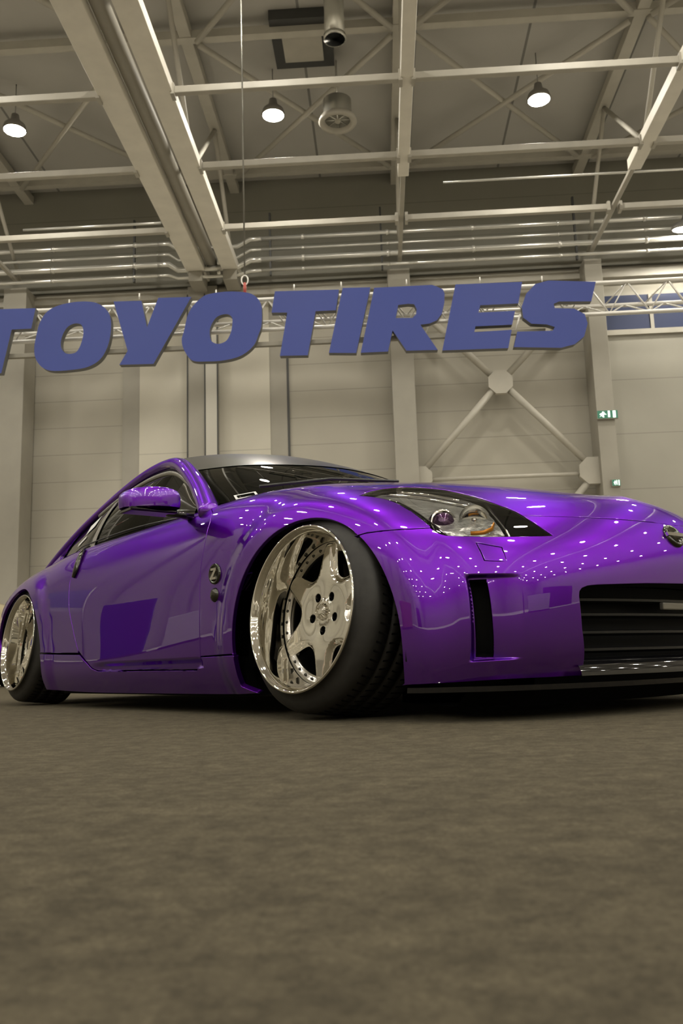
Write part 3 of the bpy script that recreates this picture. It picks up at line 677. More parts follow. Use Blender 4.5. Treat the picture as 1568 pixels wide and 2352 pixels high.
M_PIPE = mat('pipe_cladding', (.74, .73, .68), .24, .65)
M_DARK = mat('dark_metal', (.05, .05, .048), .5)
M_BLUE = mat('sign_blue', (.048, .076, .35), .38, 0, 0, .4)
M_SIGNSIDE = mat('sign_edge', (.16, .16, .16), .5)
def wallmat(name, col, seam=.62, axis='Z', rough=.7, width=.02, dark=.75, off=0.):
    m = mat(name, col, rough); nt = m.node_tree; b = nt.nodes['Principled BSDF']
    tc = nt.nodes.new('ShaderNodeTexCoord'); sx = nt.nodes.new('ShaderNodeSeparateXYZ'); nt.links.new(tc.outputs['Object'], sx.inputs[0])
    d = nt.nodes.new('ShaderNodeMath'); d.operation = 'MULTIPLY_ADD'; d.inputs[1].default_value = 1/seam; d.inputs[2].default_value = off; nt.links.new(sx.outputs[axis], d.inputs[0])
    f = nt.nodes.new('ShaderNodeMath'); f.operation = 'FRACT'; nt.links.new(d.outputs[0], f.inputs[0])
    l = nt.nodes.new('ShaderNodeMath'); l.operation = 'LESS_THAN'; l.inputs[1].default_value = width/seam; nt.links.new(f.outputs[0], l.inputs[0])
    n = nt.nodes.new('ShaderNodeTexNoise'); n.inputs['Scale'].default_value = 1.2; n.inputs['Detail'].default_value = 5; nt.links.new(tc.outputs['Object'], n.inputs['Vector'])
    mr = nt.nodes.new('ShaderNodeMapRange'); mr.inputs[3].default_value = .92; mr.inputs[4].default_value = 1.08; nt.links.new(n.outputs[0], mr.inputs[0])
    k = nt.nodes.new('ShaderNodeMath'); k.operation = 'MULTIPLY_ADD'; k.inputs[1].default_value = -(1-dark); nt.links.new(l.outputs[0], k.inputs[0]); k.inputs[2].default_value = 1
    q = nt.nodes.new('ShaderNodeMath'); q.operation = 'MULTIPLY'; nt.links.new(k.outputs[0], q.inputs[0]); nt.links.new(mr.outputs[0], q.inputs[1])
    v = nt.nodes.new('ShaderNodeVectorMath'); v.operation = 'SCALE'; v.inputs[0].default_value = col; nt.links.new(q.outputs[0], v.inputs['Scale']); nt.links.new(v.outputs[0], b.inputs['Base Color'])
    return m
M_WALL = wallmat('wall_panels', (.42, .395, .33), .635)
M_WALL2 = wallmat('wall_panels_light', (.57, .54, .455), 5.0)
M_DECK = wallmat('roof_deck', (.48, .465, .43), 2.1, 'X', .8, .05, .45)
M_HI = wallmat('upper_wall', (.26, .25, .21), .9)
# carpet: short dull brown-grey pile
M_CARPET = mat('carpet', (.078, .066, .043), .95, spec=.1)
M_CARPET.node_tree.nodes['Principled BSDF'].inputs['Sheen Weight'].default_value = .10
M_CARPET.node_tree.nodes['Principled BSDF'].inputs['Sheen Roughness'].default_value = .45
M_CARPET.node_tree.nodes['Principled BSDF'].inputs['Sheen Tint'].default_value = (.9, .82, .66, 1)
nt = M_CARPET.node_tree; b = nt.nodes['Principled BSDF']; tc = nt.nodes.new('ShaderNodeTexCoord')
n1 = nt.nodes.new('ShaderNodeTexNoise'); n1.inputs['Scale'].default_value = 170; n1.inputs['Detail'].default_value = 7; n1.inputs['Roughness'].default_value = .85
n2 = nt.nodes.new('ShaderNodeTexNoise'); n2.inputs['Scale'].default_value = 9; n2.inputs['Detail'].default_value = 8; n2.inputs['Roughness'].default_value = .7
for n_ in (n1, n2): nt.links.new(tc.outputs['Object'], n_.inputs['Vector'])
r1 = nt.nodes.new('ShaderNodeMapRange'); r1.inputs[1].default_value = .3; r1.inputs[2].default_value = .7; r1.inputs[3].default_value = .35; r1.inputs[4].default_value = 1.7; nt.links.new(n1.outputs[0], r1.inputs[0])
r2 = nt.nodes.new('ShaderNodeMapRange'); r2.inputs[1].default_value = .3; r2.inputs[2].default_value = .7; r2.inputs[3].default_value = .78; r2.inputs[4].default_value = 1.22; nt.links.new(n2.outputs[0], r2.inputs[0])
n3 = nt.nodes.new('ShaderNodeTexNoise'); n3.inputs['Scale'].default_value = 42; n3.inputs['Detail'].default_value = 3; n3.inputs['Roughness'].default_value = .6; nt.links.new(tc.outputs['Object'], n3.inputs['Vector'])
r3 = nt.nodes.new('ShaderNodeMapRange'); r3.inputs[1].default_value = .35; r3.inputs[2].default_value = .65; r3.inputs[3].default_value = .72; r3.inputs[4].default_value = 1.28; nt.links.new(n3.outputs[0], r3.inputs[0])
m3 = nt.nodes.new('ShaderNodeMath'); m3.operation = 'MULTIPLY'; nt.links.new(r1.outputs[0], m3.inputs[0]); nt.links.new(r3.outputs[0], m3.inputs[1])
mu = nt.nodes.new('ShaderNodeMath'); mu.operation = 'MULTIPLY'; nt.links.new(m3.outputs[0], mu.inputs[0]); nt.links.new(r2.outputs[0], mu.inputs[1])
vs = nt.nodes.new('ShaderNodeVectorMath'); vs.operation = 'SCALE'; vs.inputs[0].default_value = (.078, .066, .043); nt.links.new(mu.outputs[0], vs.inputs['Scale']); nt.links.new(vs.outputs[0], b.inputs['Base Color'])
bp = nt.nodes.new('ShaderNodeBump'); bp.inputs['Strength'].default_value = .7; bp.inputs['Distance'].default_value = .003; nt.links.new(n1.outputs[0], bp.inputs['Height']); nt.links.new(bp.outputs[0], b.inputs['Normal'])

X0, X1, D0, D1, ZT = -24., 26., -38., 19.2, 11.6
M_BOUNCE = mat('pale_bounce_floor', (.70, .67, .60), .6, noise=(.8, .08))  # hall floor beyond the carpet, made pale to bounce light upward
struct(slab('floor_2', (X0, D0, -.1), (X1, D1, -.006), M_BOUNCE))
cpt = struct(slab('floor', (-14, -6, -.012), (12.5, 14, 0), M_CARPET))
struct(slab('ceiling', (X0, D0, ZT), (X1, D1, ZT+.2), M_DECK))
wb = struct(slab('wall_back', (X0, D1, 0), (X1, D1+.2, ZT), M_WALL))
struct(slab('wall_front', (X0, D0-.2, 0), (X1, D0, ZT), M_WALL))
struct(slab('wall_left', (X0-.2, D0, 0), (X0, D1, ZT), M_WALL))
struct(slab('wall_right', (X1, D0, 0), (X1+.2, D1, ZT), M_WALL))
struct(slab('trim_1', (X0, D1-.10, 9.0), (X1, D1, ZT), M_HI))                 # wall above the eave, shade under the deck painted dark
struct(slab('trim_2', (X0, D1-.22, 8.66), (X1, D1-.06, 8.84), M_STEEL))       # eave beam
struct(slab('trim_3', (-5.38, D1-.06, 0), (-2.37, D1, 8.6), M_WALL2))         # pale panel behind the double column
struct(slab('trim_4', (-5.78, D1-.04, 0), (-5.38, D1, 8.6), M_COLM))  # shade of the reveal put in as a darker grey strip
struct(slab('trim_5', (-2.37, D1-.04, 0), (-1.98, D1, 8.6), M_COLM))  # matching reveal on the right, its shade set in darker grey
struct(slab('trim_6', (-1.98, D1-.05, 0), (-1.93, D1, 8.6), M_DARK))
struct(slab('trim_7', (5.3, D1-.08, 0), (X1, D1, 7.32), wallmat('wall_panels_right', (.35, .335, .285), 1.25)))              # paler cladding right of the last column
# window band
wn = struct(hempty('window_1', 8.6, D1-.1, 7.3))
M_PANE = mat('window_pane', (.045, .058, .12), .35, 0, 0, .3)
box('pane', (-3.3, .0, .1), (3.3, .04, .95), M_PANE, wn); box('window_frame', (-3.3, -.04, 0), (3.3, .08, .12), M_STEEL, wn)
for x in (-2.25, -.95, .4, 1.7): box('mullion', (x-.04, -.03, .1), (x+.04, .05, .95), M_STEEL, wn)
# columns
def column(x0, x1, d0, label, flange=True):
    c = tag(hempty('column', (x0+x1)/2, d0, 0), label, 'column', 'steel columns along the far wall')
    w = (x1-x0)/2
    box('post', (-w, 0, 0), (w, D1-.06-d0, 8.9), M_COLM, c, .01)
    return c
column(-8.37, -7.84, 18.5, 'broad grey steel column at the left edge of the far wall')
cc = column(-4.21, -3.53, 18.9, 'double grey column centred on the pale wall panel, a pipe strip down its face')
box('pipe_strip', (.07, -.03, 0), (.34, 0, 8.7), mat('strip_grey', (.48, .46, .40), .4, .2), cc, .01); box('groove', (-.36, -.012, 0), (-.33, 0, 8.7), M_DARK, cc); box('groove', (.33, -.035, 0), (.36, 0, 8.7), M_DARK, cc); box('groove', (.045, -.035, 0), (.07, 0, 8.7), M_DARK, cc)
column(.41, .91, 18.5, 'grey steel column at the left end of the wall cross brace')
c4 = column(4.79, 5.17, 18.5, 'grey steel column carrying the green exit sign')
# cross brace on the wall with gusset plates
xb = tag(hempty('wall_cross_brace', 2.8, 18.75, 4.1), 'large beige X-shaped tube brace with octagonal centre plate on the far wall', 'brace')
def L(x, z): return (x-2.8, 0, z-4.1)
for a, b_ in ((L(1.0, 4.25), L(2.62, 6.02)), (L(3.0, 6.40), L(4.55, 8.0)), (L(1.1, 8.0), L(2.62, 6.38)), (L(3.0, 6.03), L(4.60, 4.28))): rod('tube', a, b_, .075, M_STEEL, xb, 14)
rod('rail', L(1.05, 4.07), L(4.6, 4.07), .045, M_STEEL, xb, 12)
rod('tube', L(4.62, 3.95), L(3.2, 2.4), .075, M_STEEL, xb, 14); rod('tube', L(1.0, 3.95), L(2.4, 2.4), .075, M_STEEL, xb, 14)
def plate(x, z, r, hf=1):
    q = [(x-2.8+r*math.cos(PI/8+k*PI/4), z-4.1+r*math.sin(PI/8+k*PI/4)) for k in range(8)]
    V = [(a, -.09, b_) for a, b_ in q]+[(a, .05, b_) for a, b_ in q]
    build('gusset_plate', V, [tuple(range(8)), tuple(range(15, 7, -1))]+[(i, i+8, (i+1) % 8+8, (i+1) % 8) for i in range(8)], M_STEEL, xb, smooth=False)
plate(2.8, 6.2, .29); plate(.96, 4.12, .26); plate(4.66, 4.12, .32); plate(.96, 8.1, .26); plate(4.66, 8.1, .3)

# exit signs
M_GREEN = mat('exit_green', (.03, .13, .08), .4, emit=(.05, .30, .18), es=.25)
M_EWHITE = mat('exit_white', (.8, .85, .8), .4, emit=(.8, 1, .85), es=1.3)
def exit_sign(x, z, d, w_, h_, label):
    e = tag(hempty('exit_sign', x, d, z-h_/2), label, 'sign')
    box('case', (-w_/2-.01, .0, -.012), (w_/2+.01, .06, h_+.012), M_COLM, e, .004)
    box('panel', (-w_/2, -.006, 0), (w_/2, 0, h_), M_GREEN, e)
    s = h_
    box('doorway', (w_*.02, -.01, .02), (w_*.12, -.006, h_-.01), M_EWHITE, e); box('doorway', (w_*.26, -.01, .01), (w_*.40, -.006, h_-.01), M_EWHITE, e)
    # running figure
    q = [(-.52, .15), (-.40, .32), (-.34, .20), (-.30, .10), (-.24, .12), (-.27, .34), (-.22, .50), (-.14, .42), (-.11, .50), (-.22, .64), (-.22, .78), (-.30, .88), (-.36, .78), (-.34, .68), (-.46, .62), (-.50, .46), (-.44, .46), (-.40, .54), (-.36, .52), (-.42, .38)]
    V = [(a*w_*.5/.5*.9+.02, -.0105, b_*s) for a, b_ in q]; build('running_figure', V, [tuple(range(len(V)))[::-1]], M_EWHITE, e, smooth=False)
    return e
exit_sign(4.995, 5.28, 18.42, .43, .17, 'wide green emergency exit sign with a white running figure, high on the right column')
exit_sign(5.06, 3.78, 18.44, .17, .13, 'small bright green and white exit sign low on the right column')

# roof trusses
def truss(x, label, wdt=.17, botend=15.0, bz=9.0, tz=11.3, solid=False, top=True):
    t = tag(hempty('roof_truss', x, -30, bz), label, 'roof beam', 'roof trusses running towards the far wall')
    box('bottom_chord', (-wdt/2, 0, 0), (wdt/2, botend+30, .20), M_BEAM, t, .01)
    if botend < 18: box('tie_bar', (-.045, botend+30, .05), (.045, 18.6+30, .13), M_STEEL, t, .01)
    else: box('end_bracket', (-.16, botend+29.4, -.25), (.16, botend+30, .0), M_COLM, t, .01)
    if top:
        box('top_chord', (-.11, 0, tz-bz), (.11, 19.2+30, tz-bz+.2), M_STEEL2, t, .01)
        for k in range(16):
            d = 1.6+2.15*k*2+.0
            if d+30-30 > 46: break
        for d in np.arange(-30+1.45, 18.6, 4.3):
            y = d+30
            rod('web', (0, y, .15), (0, y+2.15, tz-bz), .045, M_STEEL2, t, 8); rod('web', (0, y+2.15, tz-bz), (0, y+4.3, .15), .045, M_STEEL2, t, 8) if y+4.3 < 48.8 else None
    return t
truss(-3.9, 'broad flat steel beam, left one of the close pair running overhead to the double column', .42, 18.9, top=False)
truss(-3.12, 'broad flat steel beam, right one of the close pair running overhead to the double column', .36, 18.9)
truss(.70, 'roof beam over the middle of the hall, thick until it narrows to a thin bar', .20, 14.9)
truss(4.97, 'roof beam at the upper right, thick until it narrows to a thin bar', .24, 15.1)
truss(-8.1, 'roof beam at the far left edge running to the left column', .20, 15.0)
truss(9.3, 'roof beam beyond the right edge seen only at its far end', .24, 15.1)
slab_ = tag(seat(sweep('ventilation_duct', [(-3.55, d, 9.22) for d in np.linspace(-20, 18.8, 30)], .13, .13, M_COLM, None, 20)), 'long round grey duct lying between the two broad roof beams', 'duct')
tag(slab('cable_tray', (-3.78-.05, -20, 9.08), (-3.72, 18.0, 9.14), M_DARK), 'narrow dark cable tray beside the duct between the two broad beams', 'cable tray')
# purlins between the beams
bays = [(-8.0, -4.11, 'left bay'), (-2.94, .60, 'bay left of the middle beam'), (.80, 4.85, 'bay right of the middle beam'), (5.09, 9.2, 'right edge bay')]
rows = [(10.0, 'nearest visible row'), (12.2, 'upper row'), (14.3, 'middle row'), (16.55, 'lowest row by the wall pipes')]
for d, rn in rows[1:]:
    for a, b_, bn_ in bays:
        p = tag(hempty('purlin', (a+b_)/2, d, 9.05), f'beige purlin, {rn}, {bn_}', 'purlin', 'purlins between the roof beams')
        h_ = (b_-a)/2; box('tube', (-h_, -.05, -.05), (h_, .05, .07), M_STEEL, p, .012)
        for s in (-1, 1): box('end_plate', (s*h_-.03, -.09, -.09), (s*h_+.03, .09, .10), M_STEEL, p)
for d, nm in ((9.5, 'near'), (13.9, 'across the top of the picture'), (18.35, 'far, just above the pipes')):
    tag(slab('upper_purlin', (-12, d-.08, 11.28), (12, d+.08, 11.44), M_STEEL2), f'dim upper roof purlin close under the deck, {nm}', 'purlin')
# horizontal cross bracing under the deck
for x0, x1, nm in ((-7.9, -4.3, 'left'), (-2.9, .55, 'middle'), (.9, 4.75, 'right'), (5.1, 9.0, 'far right')):
    for d0, d1 in ((13.95, 18.2), (9.6, 13.8)):
        t = tag(hempty('roof_cross_brace', (x0+x1)/2, (d0+d1)/2, 11.2), f'X-shaped flat bar bracing under the roof deck, {nm} bay, '+('far panel' if d0 > 12 else 'near panel'), 'brace', 'cross braces under the roof deck')
        h_ = (x1-x0)/2; g_ = (d1-d0)/2
        for s in (-1, 1): rod('diagonal', (-h_, -g_*s, .03*s), (h_, g_*s, .03*s), .055, M_STEEL2, t, 8)
# pipes along the far wall
for z, r, nm, m_ in ((9.68, .055, 'topmost', M_PIPE), (9.42, .035, 'second from the top, thin', M_PIPE), (9.18, .065, 'third from the top, shiny', M_PIPE), (8.92, .035, 'lowest, thin', M_PIPE)):
    p = tag(hempty('wall_pipe', 0, 18.3, z), f'silver lagged pipe along the far wall under the roof, {nm}', 'pipe', 'pipes along the far wall')
    dz = .13 if 'top' in nm or 'third' in nm else .06
    for a, b_ in ((-12, -4.75), (-2.4, 12)):
        rod('pipe_run', (a, 0, 0), (b_, 0, 0), r, m_, p, 12)
    sweep('offset_bend', [(-4.75, 0, 0), (-4.5, 0, 0), (-4.3, .05, -dz), (-2.95, .05, -dz), (-2.65, 0, 0), (-2.4, 0, 0)], r, r, m_, p, 12)
    for x in np.arange(-11, 12, 1.9):
        rod('collar', (x, 0, 0), (x+.07, 0, 0), r*1.25, m_, p, 12)
for x in (-5.3, -2.2, .3, 4.6):
    tag(slab('pipe_hanger', (x-.02, 18.28, 8.8), (x+.02, 18.36, 10.3), M_DARK), {-5.3: 'dark strut holding the pipes left of the double column', -2.2: 'dark strut holding the pipes right of the double column', .3: 'dark strut holding the pipes beside the middle column', 4.6: 'dark strut holding the pipes beside the right column'}[x], 'hanger')
tag(seat(rod('conduit', (-7.4, 17.2, 9.6), (-4.4, 17.2, 9.6), .03, M_PIPE)), 'thin pale conduit below the purlin in the left bay', 'conduit')
tag(seat(rod('conduit', (1.55, 16.2, 9.6), (9.2, 16.2, 9.6), .025, M_PIPE)), 'thin pale conduit under the roof in the right bays', 'conduit')
# ventilation outlet and roof duct
av = tag(hempty('air_diffuser', -.48, 15.05, 10.3), 'round white-ringed air outlet hanging under the roof in the middle bay', 'air outlet')
V = []; F = []
lathe_at('ring', [(.24, .02), (.26, -.04), (.34, -.05), (.365, -.01), (.34, .05), (.30, .06)], M_STEEL, av, (0, 0, 0), (0, 0, 1), 40)
lathe_at('drum', [(.27, .04), (.27, .42), (.0, .42)], M_PIPE, av, (0, 0, 0), (0, 0, 1), 32)
for k in range(4):
    a = k*PI/4; rod('vane', (.25*math.cos(a), .25*math.sin(a), .03), (-.25*math.cos(a), -.25*math.sin(a), .03), .012, M_PIPE, av, 6)
lathe_at('hub', [(0, -.03), (.05, -.02), (.06, .05)], M_STEEL, av, (0, 0, 0), (0, 0, 1), 16)
rod('drop_rod', (0, 0, .4), (0, 0, 1.28), .02, M_PIPE, av, 8)
dc = tag(hempty('duct_drop', -.42, 13.1, 10.5), 'short silver vertical duct at the top edge of the middle bay', 'duct')
rod('pipe', (0, 0, 0), (0, 0, 1.1), .17, M_PIPE, dc, 20); rod('collar', (0, 0, 0), (0, 0, .07), .19, M_PIPE, dc, 20)
sk_ = tag(hempty('roof_hatch', -1.05, 14.3, 11.35), 'square pale panel in a dark frame under the roof deck', 'hatch')
box('frame', (-.55, -.65, .05), (.55, .65, .25), M_DARK, sk_); box('panel', (-.36, -.42, 0), (.36, .42, .06), M_STEEL, sk_)

# high-bay lamps, a regular grid over the whole hall
M_LAMP = mat('lamp_lens', (1, 1, 1), .5, emit=(1.0, .94, .82), es=LAMP)
M_HOUS = mat('lamp_housing', (.30, .29, .27), .4, .5)
def lamp(x, d, z, label, group):
    t = tag(hempty('high_bay_lamp', x, d, z), label, 'lamp', group)
    lathe_at('housing', [(.205, .0), (.225, .02), (.20, .12), (.09, .22), (.07, .34), (0, .35)], M_HOUS, t, (0, 0, 0), (0, 0, 1), 20)
    V = [(.205*math.cos(k*PI/6), .205*math.sin(k*PI/6), .006) for k in range(12)]
    build('lens', V, [tuple(range(11, -1, -1))], M_LAMP, t, smooth=False)
    rod('hanger', (0, 0, .34), (0, 0, 1.0), .01, M_HOUS, t, 6)
    return t
LD = [15.2-4.6*k for k in range(11)]
LX = [-21.95, -16.9, -11.85, -6.78, -1.72, 3.35, 8.4, 13.45, 18.5, 23.5]
first = None
for i, d in enumerate(LD):
    for x in LX:
        z = 10.6
        if d > 15 and x in (-6.78, -1.72, 3.35):
            lab = {-6.78: 'bright round high-bay lamp at the left edge of the roof', -1.72: 'bright round high-bay lamp nearest the hanging cable', 3.35: 'bright round high-bay lamp in the right bay of the roof'}[x]
            g_ = 'high-bay lamps in the farthest row'
        elif d > 15: lab, g_ = 'round high-bay lamp in the farthest row, outside the picture', 'high-bay lamps in the farthest row'
        else: lab, g_ = 'round high-bay lamp of the roof grid seen mirrored in the car paint', 'high-bay lamps of the roof grid'
        if first is None: first = lamp(x, d, z, lab, g_)
        else:
            c = copy_tree(first); c.location = HV(x, d, z); c['label'] = lab; c['group'] = g_
c = copy_tree(first); c.location = HV(7.0, 18.05, 9.25); c['label'] = 'bright lamp low at the right edge lighting the wall pipes'; c['group'] = 'lamps at the far wall'; c.scale = (1.8, .8, 1)

# hanging sign truss and its letters
tr = tag(hempty('lighting_truss', 0, 11.25, 4.68), 'long bright aluminium lattice truss hanging behind the blue letters', 'truss')
XA, XB = -9.5, 10.5
for (y, z, nm) in ((0, .44, 'chord'), (.22, .20, 'chord'), (0, 0, 'chord')): rod(nm, (XA, y, z), (XB, y, z), .030, M_ALU, tr, 14)
x = XA; k = 0
while x < XB-.3:
    for (ya, za), (yb, zb_) in (((0, .44), (0, 0)), ((0, .44), (.22, .20)), ((.22, .20), (0, 0))):
        rod('lattice_bar', (x, ya, za), (x+.27, yb, zb_), .012, M_ALU, tr, 6); rod('lattice_bar', (x+.27, yb, zb_), (x+.54, ya, za), .010, M_ALU, tr, 6)
    x += .54; k += 1
bars = [o for o in tr.children if o.name.startswith('lattice_bar')]
# the lattice is over a hundred bars: keep the middle hundred as parts, the rest as one
bars.sort(key=lambda o: abs(np.mean([v.co.x for v in o.data.vertices])+.3))
rest = bars[96:]
bm = bmesh.new()
for o in rest: bm.from_mesh(o.data)
me = bpy.data.meshes.new('lattice_bars'); bm.to_mesh(me); bm.free(); me.materials.append(M_ALU)
ro = bpy.data.objects.new('lattice_bars', me); COL.objects.link(ro); ro.parent = tr; ro['kind'] = 'stuff'
for o in rest: bpy.data.objects.remove(o)
for x in (-8.4, -1.72, 5.2):
    wv = tag(hempty('hoist_cable', x, 11.3, 5.1), {-8.4: 'thin steel cable left of the picture holding the truss', -1.72: 'thin steel cable with hook and shackle holding the truss above the second letter O', 5.2: 'thin steel cable holding the truss beyond the last letter'}[x], 'cable')
    rod('cable', (0, 0, .42), (0, 0, 6.4), .011, M_TRIM, wv, 8)
    sweep('shackle', [(.045*math.cos(a), 0, .34+.07*math.sin(a)) for a in np.linspace(0, 2*PI, 17)[:-1]], .010, .010, M_ALU, wv, 8, upv=(0, 1, 0), closed=True)
    rod('hook', (0, 0, .12), (0, 0, .30), .022, mat('hook_red', (.45, .08, .06), .4), wv, 8)
    sweep('sling', [(-.14, 0, -.02), (-.11, 0, .08), (-.04, 0, .13), (.04, 0, .13), (.11, 0, .08), (.14, 0, -.02)], .014, .014, M_ALU, wv, 8, upv=(0, 1, 0))
sb = tag(hempty('sign_support', -1.3, 11.14, 4.43), 'square aluminium support bar behind the lower half of the blue letters', 'support bar')
box('bar', (-4.6, -.03, -.03), (3.6, .03, .03), M_COLM, sb, .004)
for x in (-4.2, -2.6, -1.1, .4, 2.0, 3.2): rod('brace', (x, 0, 0), (x+.1, .06, .28), .012, M_ALU, sb, 6)
names = {'t1': ('T', 'first blue letter T, cut by the left edge of the picture'), 'o1': ('O', 'blue letter O between the first T and the Y'), 'y': ('Y', 'blue letter Y'), 'o2': ('O', 'blue letter O under the hanging cable, right of the Y'), 't2': ('T', 'second blue letter T, right of the second O'), 'i': ('I', 'narrow slanted blue letter I'), 'r': ('R', 'blue letter R between I and E'), 'e': ('E', 'blue letter E between R and S'), 's': ('S', 'last blue letter S at the right end of the sign')}
def smooth_loop(P, n=6):
    P = np.array(P); K = len(P); o = []
    for i in range(K):
        a, b_, c_, d_ = P[i-1], P[i], P[(i+1) % K], P[(i+2) % K]
        for t in np.arange(n)/n: o.append(.5*((2*b_)+(-a+c_)*t+(2*a-5*b_+4*c_-d_)*t*t+(-a+3*b_-3*c_+d_)*t**3))
    return [tuple(p) for p in o]
for k_, loops in LET.items():
    if k_ in ('o1', 'o2'): loops = [smooth_loop(l_) for l_ in loops]
    elif k_ == 's': loops = [loops[0][:2]+smooth_loop(loops[0][2:11]+loops[0][2:3])[:0]+loops[0][2:]]
    A = np.array(sum([list(map(tuple, l_)) for l_ in loops], [])); cx, z0 = A[:, 0].mean(), A[:, 1].min()
    E_ = []; kk = 0
    for l_ in loops:
        n = len(l_); E_ += [(kk+i, kk+(i+1) % n) for i in range(n)]; kk += n
    co, ed, fa, *_ = delaunay_2d_cdt([Vector((p[0]-cx, p[1]-z0)) for p in A], E_, [], 0, 1e-6)
    Q = np.array([tuple(c_) for c_ in co]); T = np.array(fa); cen = Q[T].mean(1); T = T[inside(cen[:, 0], cen[:, 1], [[(p[0]-cx, p[1]-z0) for p in l_] for l_ in loops])]
    rt = tag(hempty('sign_letter', cx, 11.0, z0), names[k_][1]+' on the hanging sign', 'letter', 'blue cut-out letters of the hanging sign')
    build('letter_face', [(x_, 0, z_) for x_, z_ in Q], [tuple(t) for t in T], M_BLUE, rt, smooth=False)
    V = []; F = []
    for l_ in loops:
        b0_ = len(V); n = len(l_)
        V += [(p[0]-cx, .001, p[1]-z0) for p in l_]+[(p[0]-cx, .10, p[1]-z0) for p in l_]
        F += [(b0_+i, b0_+(i+1) % n, b0_+n+(i+1) % n, b0_+n+i) for i in range(n)]
    build('letter_side', V, F, M_SIGNSIDE, rt, smooth=False)
    bk_ = build('letter_back', [(x_, .10, z_) for x_, z_ in Q], [tuple(t)[::-1] for t in T], M_SIGNSIDE, rt, smooth=False)
    ca = A.mean(0); rod('clamp', (0, .09, ca[1]-z0+.28), (0, .2, ca[1]-z0+.34), .012, M_ALU, rt, 6); rod('clamp_pin', (-.1, .12, .98), (-.1, .12, 1.06), .01, M_ALU, rt, 6)

# cream car in the background at the left edge
M_CREAM = mat('cream_paint', (.62, .52, .30), .3, 0, .8)
cc = tag(hempty('parked_car', -6.15, 11.3, 0), 'cream coloured car partly hidden behind the rear wheel of the purple coupe', 'car')
def carbody():
    sec = [(-2.1, .30, .72, .62), (-2.0, .18, .86, .74), (-1.2, .16, 1.0, .84), (-.7, .16, 1.04, .86), (-.2, .16, 1.06, .86), (.9, .16, 1.06, .86), (1.4, .16, 1.05, .86), (2.0, .18, 1.02, .80), (2.1, .32, .9, .70)]
    V = []; F = []; n = 24
    for y, zl, zh, w_ in sec:
        for k in range(n):
            a = 2*PI*k/n; cx_, sz = math.cos(a), math.sin(a); e = .45
            V.append((w_*math.copysign(abs(cx_)**e, cx_), y, (zl+zh)/2+(zh-zl)/2*math.copysign(abs(sz)**e, sz)))
    for i in range(len(sec)-1):
        for k in range(n): F.append((i*n+k, i*n+(k+1) % n, (i+1)*n+(k+1) % n, (i+1)*n+k))
    F += [tuple(range(n-1, -1, -1)), tuple((len(sec)-1)*n+k for k in range(n))]
    return build('body', V, F, M_CREAM, cc)
carbody()
lathe_at('fog_lamp', [(0, .02), (.05, .02), (.08, .0), (.085, -.05)], M_BLACK, cc, (.52, -2.09, .46), (0, -1, 0), 20)
lathe_at('fog_lamp', [(0, .02), (.05, .02), (.08, .0), (.085, -.05)], M_BLACK, cc, (-.52, -2.09, .46), (0, -1, 0), 20)
cab = box('cabin', (-.62, -.5, 1.0), (.62, 1.0, 1.4), M_GLASS, cc, .15)
for x in (-.76, .76):
    for y in (-1.35, 1.3): lathe_at('wheel', [(0, .06), (.18, .07), (.2, .1), (.31, .09), (.32, .05), (.32, -.1)], M_RUBBER, cc, (x, y, .32), (math.copysign(1, x), 0, 0), 28)

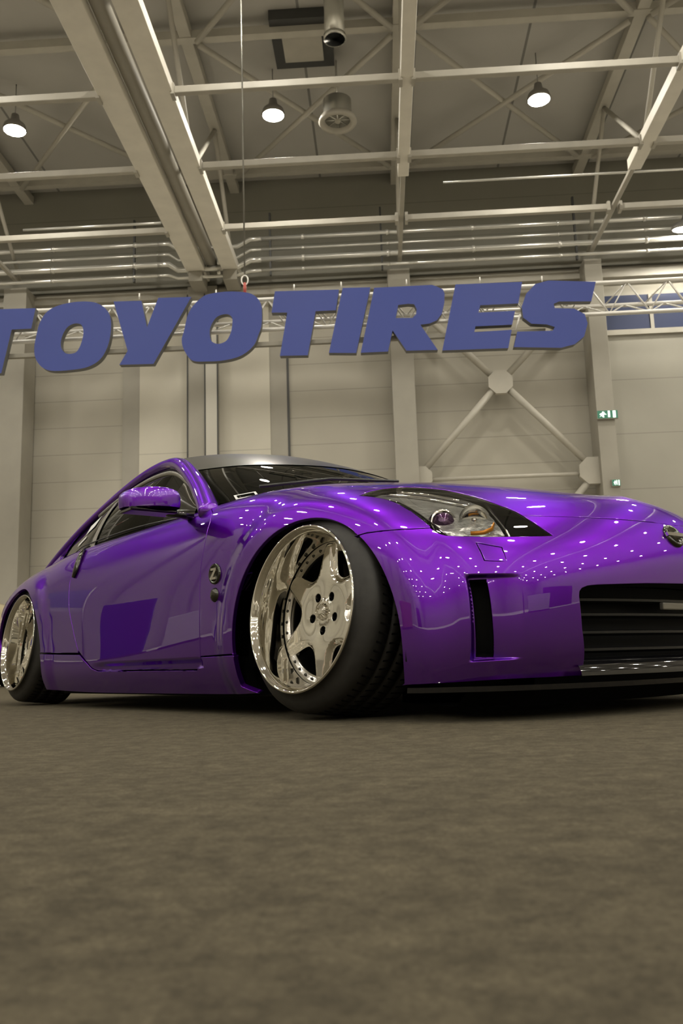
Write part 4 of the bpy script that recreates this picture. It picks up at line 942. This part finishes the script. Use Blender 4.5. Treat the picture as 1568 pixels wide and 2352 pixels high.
# show stands behind the photographer, mirrored in the paint
def stand(x, d, w_, dd, h_, m_, name, label, cat):
    t = tag(hempty(name, x, d, 0), label, cat); box('panel', (-w_/2, -dd/2, 0), (w_/2, dd/2, h_), m_, t, .01); box('plinth', (-w_/2-.05, -dd/2-.05, 0), (w_/2+.05, dd/2+.05, .08), M_DARK, t, .01); return t
M_EWHITE2 = mat('banner_white', (.7, .7, .68), .5)
M_GREYP = mat('display_white', (.82, .81, .78), .4)
stand(-12.4, 8.9, .10, .9, 1.7, mat('banner_blue', (.03, .05, .35), .4), 'display_banner', 'tall blue display banner mirrored in the purple door', 'banner')
stand(-11.0, 7.0, .6, .75, .85, M_GREYP, 'display_counter', 'pale display counter mirrored low in the purple door', 'counter')
stand(-12.8, 12.0, .5, 1.2, .85, mat('box_black', (.01, .01, .012), .3), 'reflection_box', 'black low box added for a dark reflection in the rear part of the door', 'box')  # dark low box added only for its reflection in the door
stand(-13.6, 3.2, .2, 5.0, 1.5, mat('stand_grey', (.42, .40, .35), .6), 'stand_wall', 'grey low stand wall mirrored across the middle of the door', 'stand wall')
cc.scale = (1, 1, 1.16)
stand(-7.2, -.4, .4, .8, 1.0, mat('salmon_panel', (.42, .14, .08), .5), 'display_board', 'salmon coloured panel mirrored in the flare in front of the wheel', 'panel')
stand(5.4, -4.6, 2.2, .15, 1.15, M_GREYP, 'stand_wall', 'pale low sign wall mirrored beside the grille', 'stand wall')
stand(2.6, -6.5, .6, .5, 1.6, mat('block_dark', (.03, .025, .03), .5), 'person_block', 'dark block standing for a person mirrored beside the bumper slot', 'totem')  # added block, gives the dark figure mirrored in the bumper
stand(-15, -13, 5, .3, 3.0, mat('stand_dark', (.04, .04, .06), .5), 'stand_wall', 'dark stand wall far behind the camera on the left', 'stand wall')
stand(13, -10, 6, .3, 2.6, mat('stand_navy', (.03, .03, .10), .5), 'stand_wall', 'navy stand wall far behind the camera on the right', 'stand wall')
hs = tag(hempty('hanging_banner', -12.6, 10.6, 1.5), 'white and pale blue banner on a pole mirrored high in the door', 'banner')
box('cloth', (-.02, -.5, .2), (.02, .5, 1.3), mat('banner_pale', (.30, .36, .55), .6), hs); box('foot_band', (-.02, -.5, 0), (.02, .5, .2), M_EWHITE2, hs); rod('pole', (0, -.55, -1.5), (0, -.55, 1.4), .03, M_PIPE, hs, 8)
for k, d in enumerate(np.arange(-14, 18, 3.2)):
    struct(slab(f'trim_{k+8}', (X0, d, 0), (X0+.7, d+.9, 9.5), M_COLM))
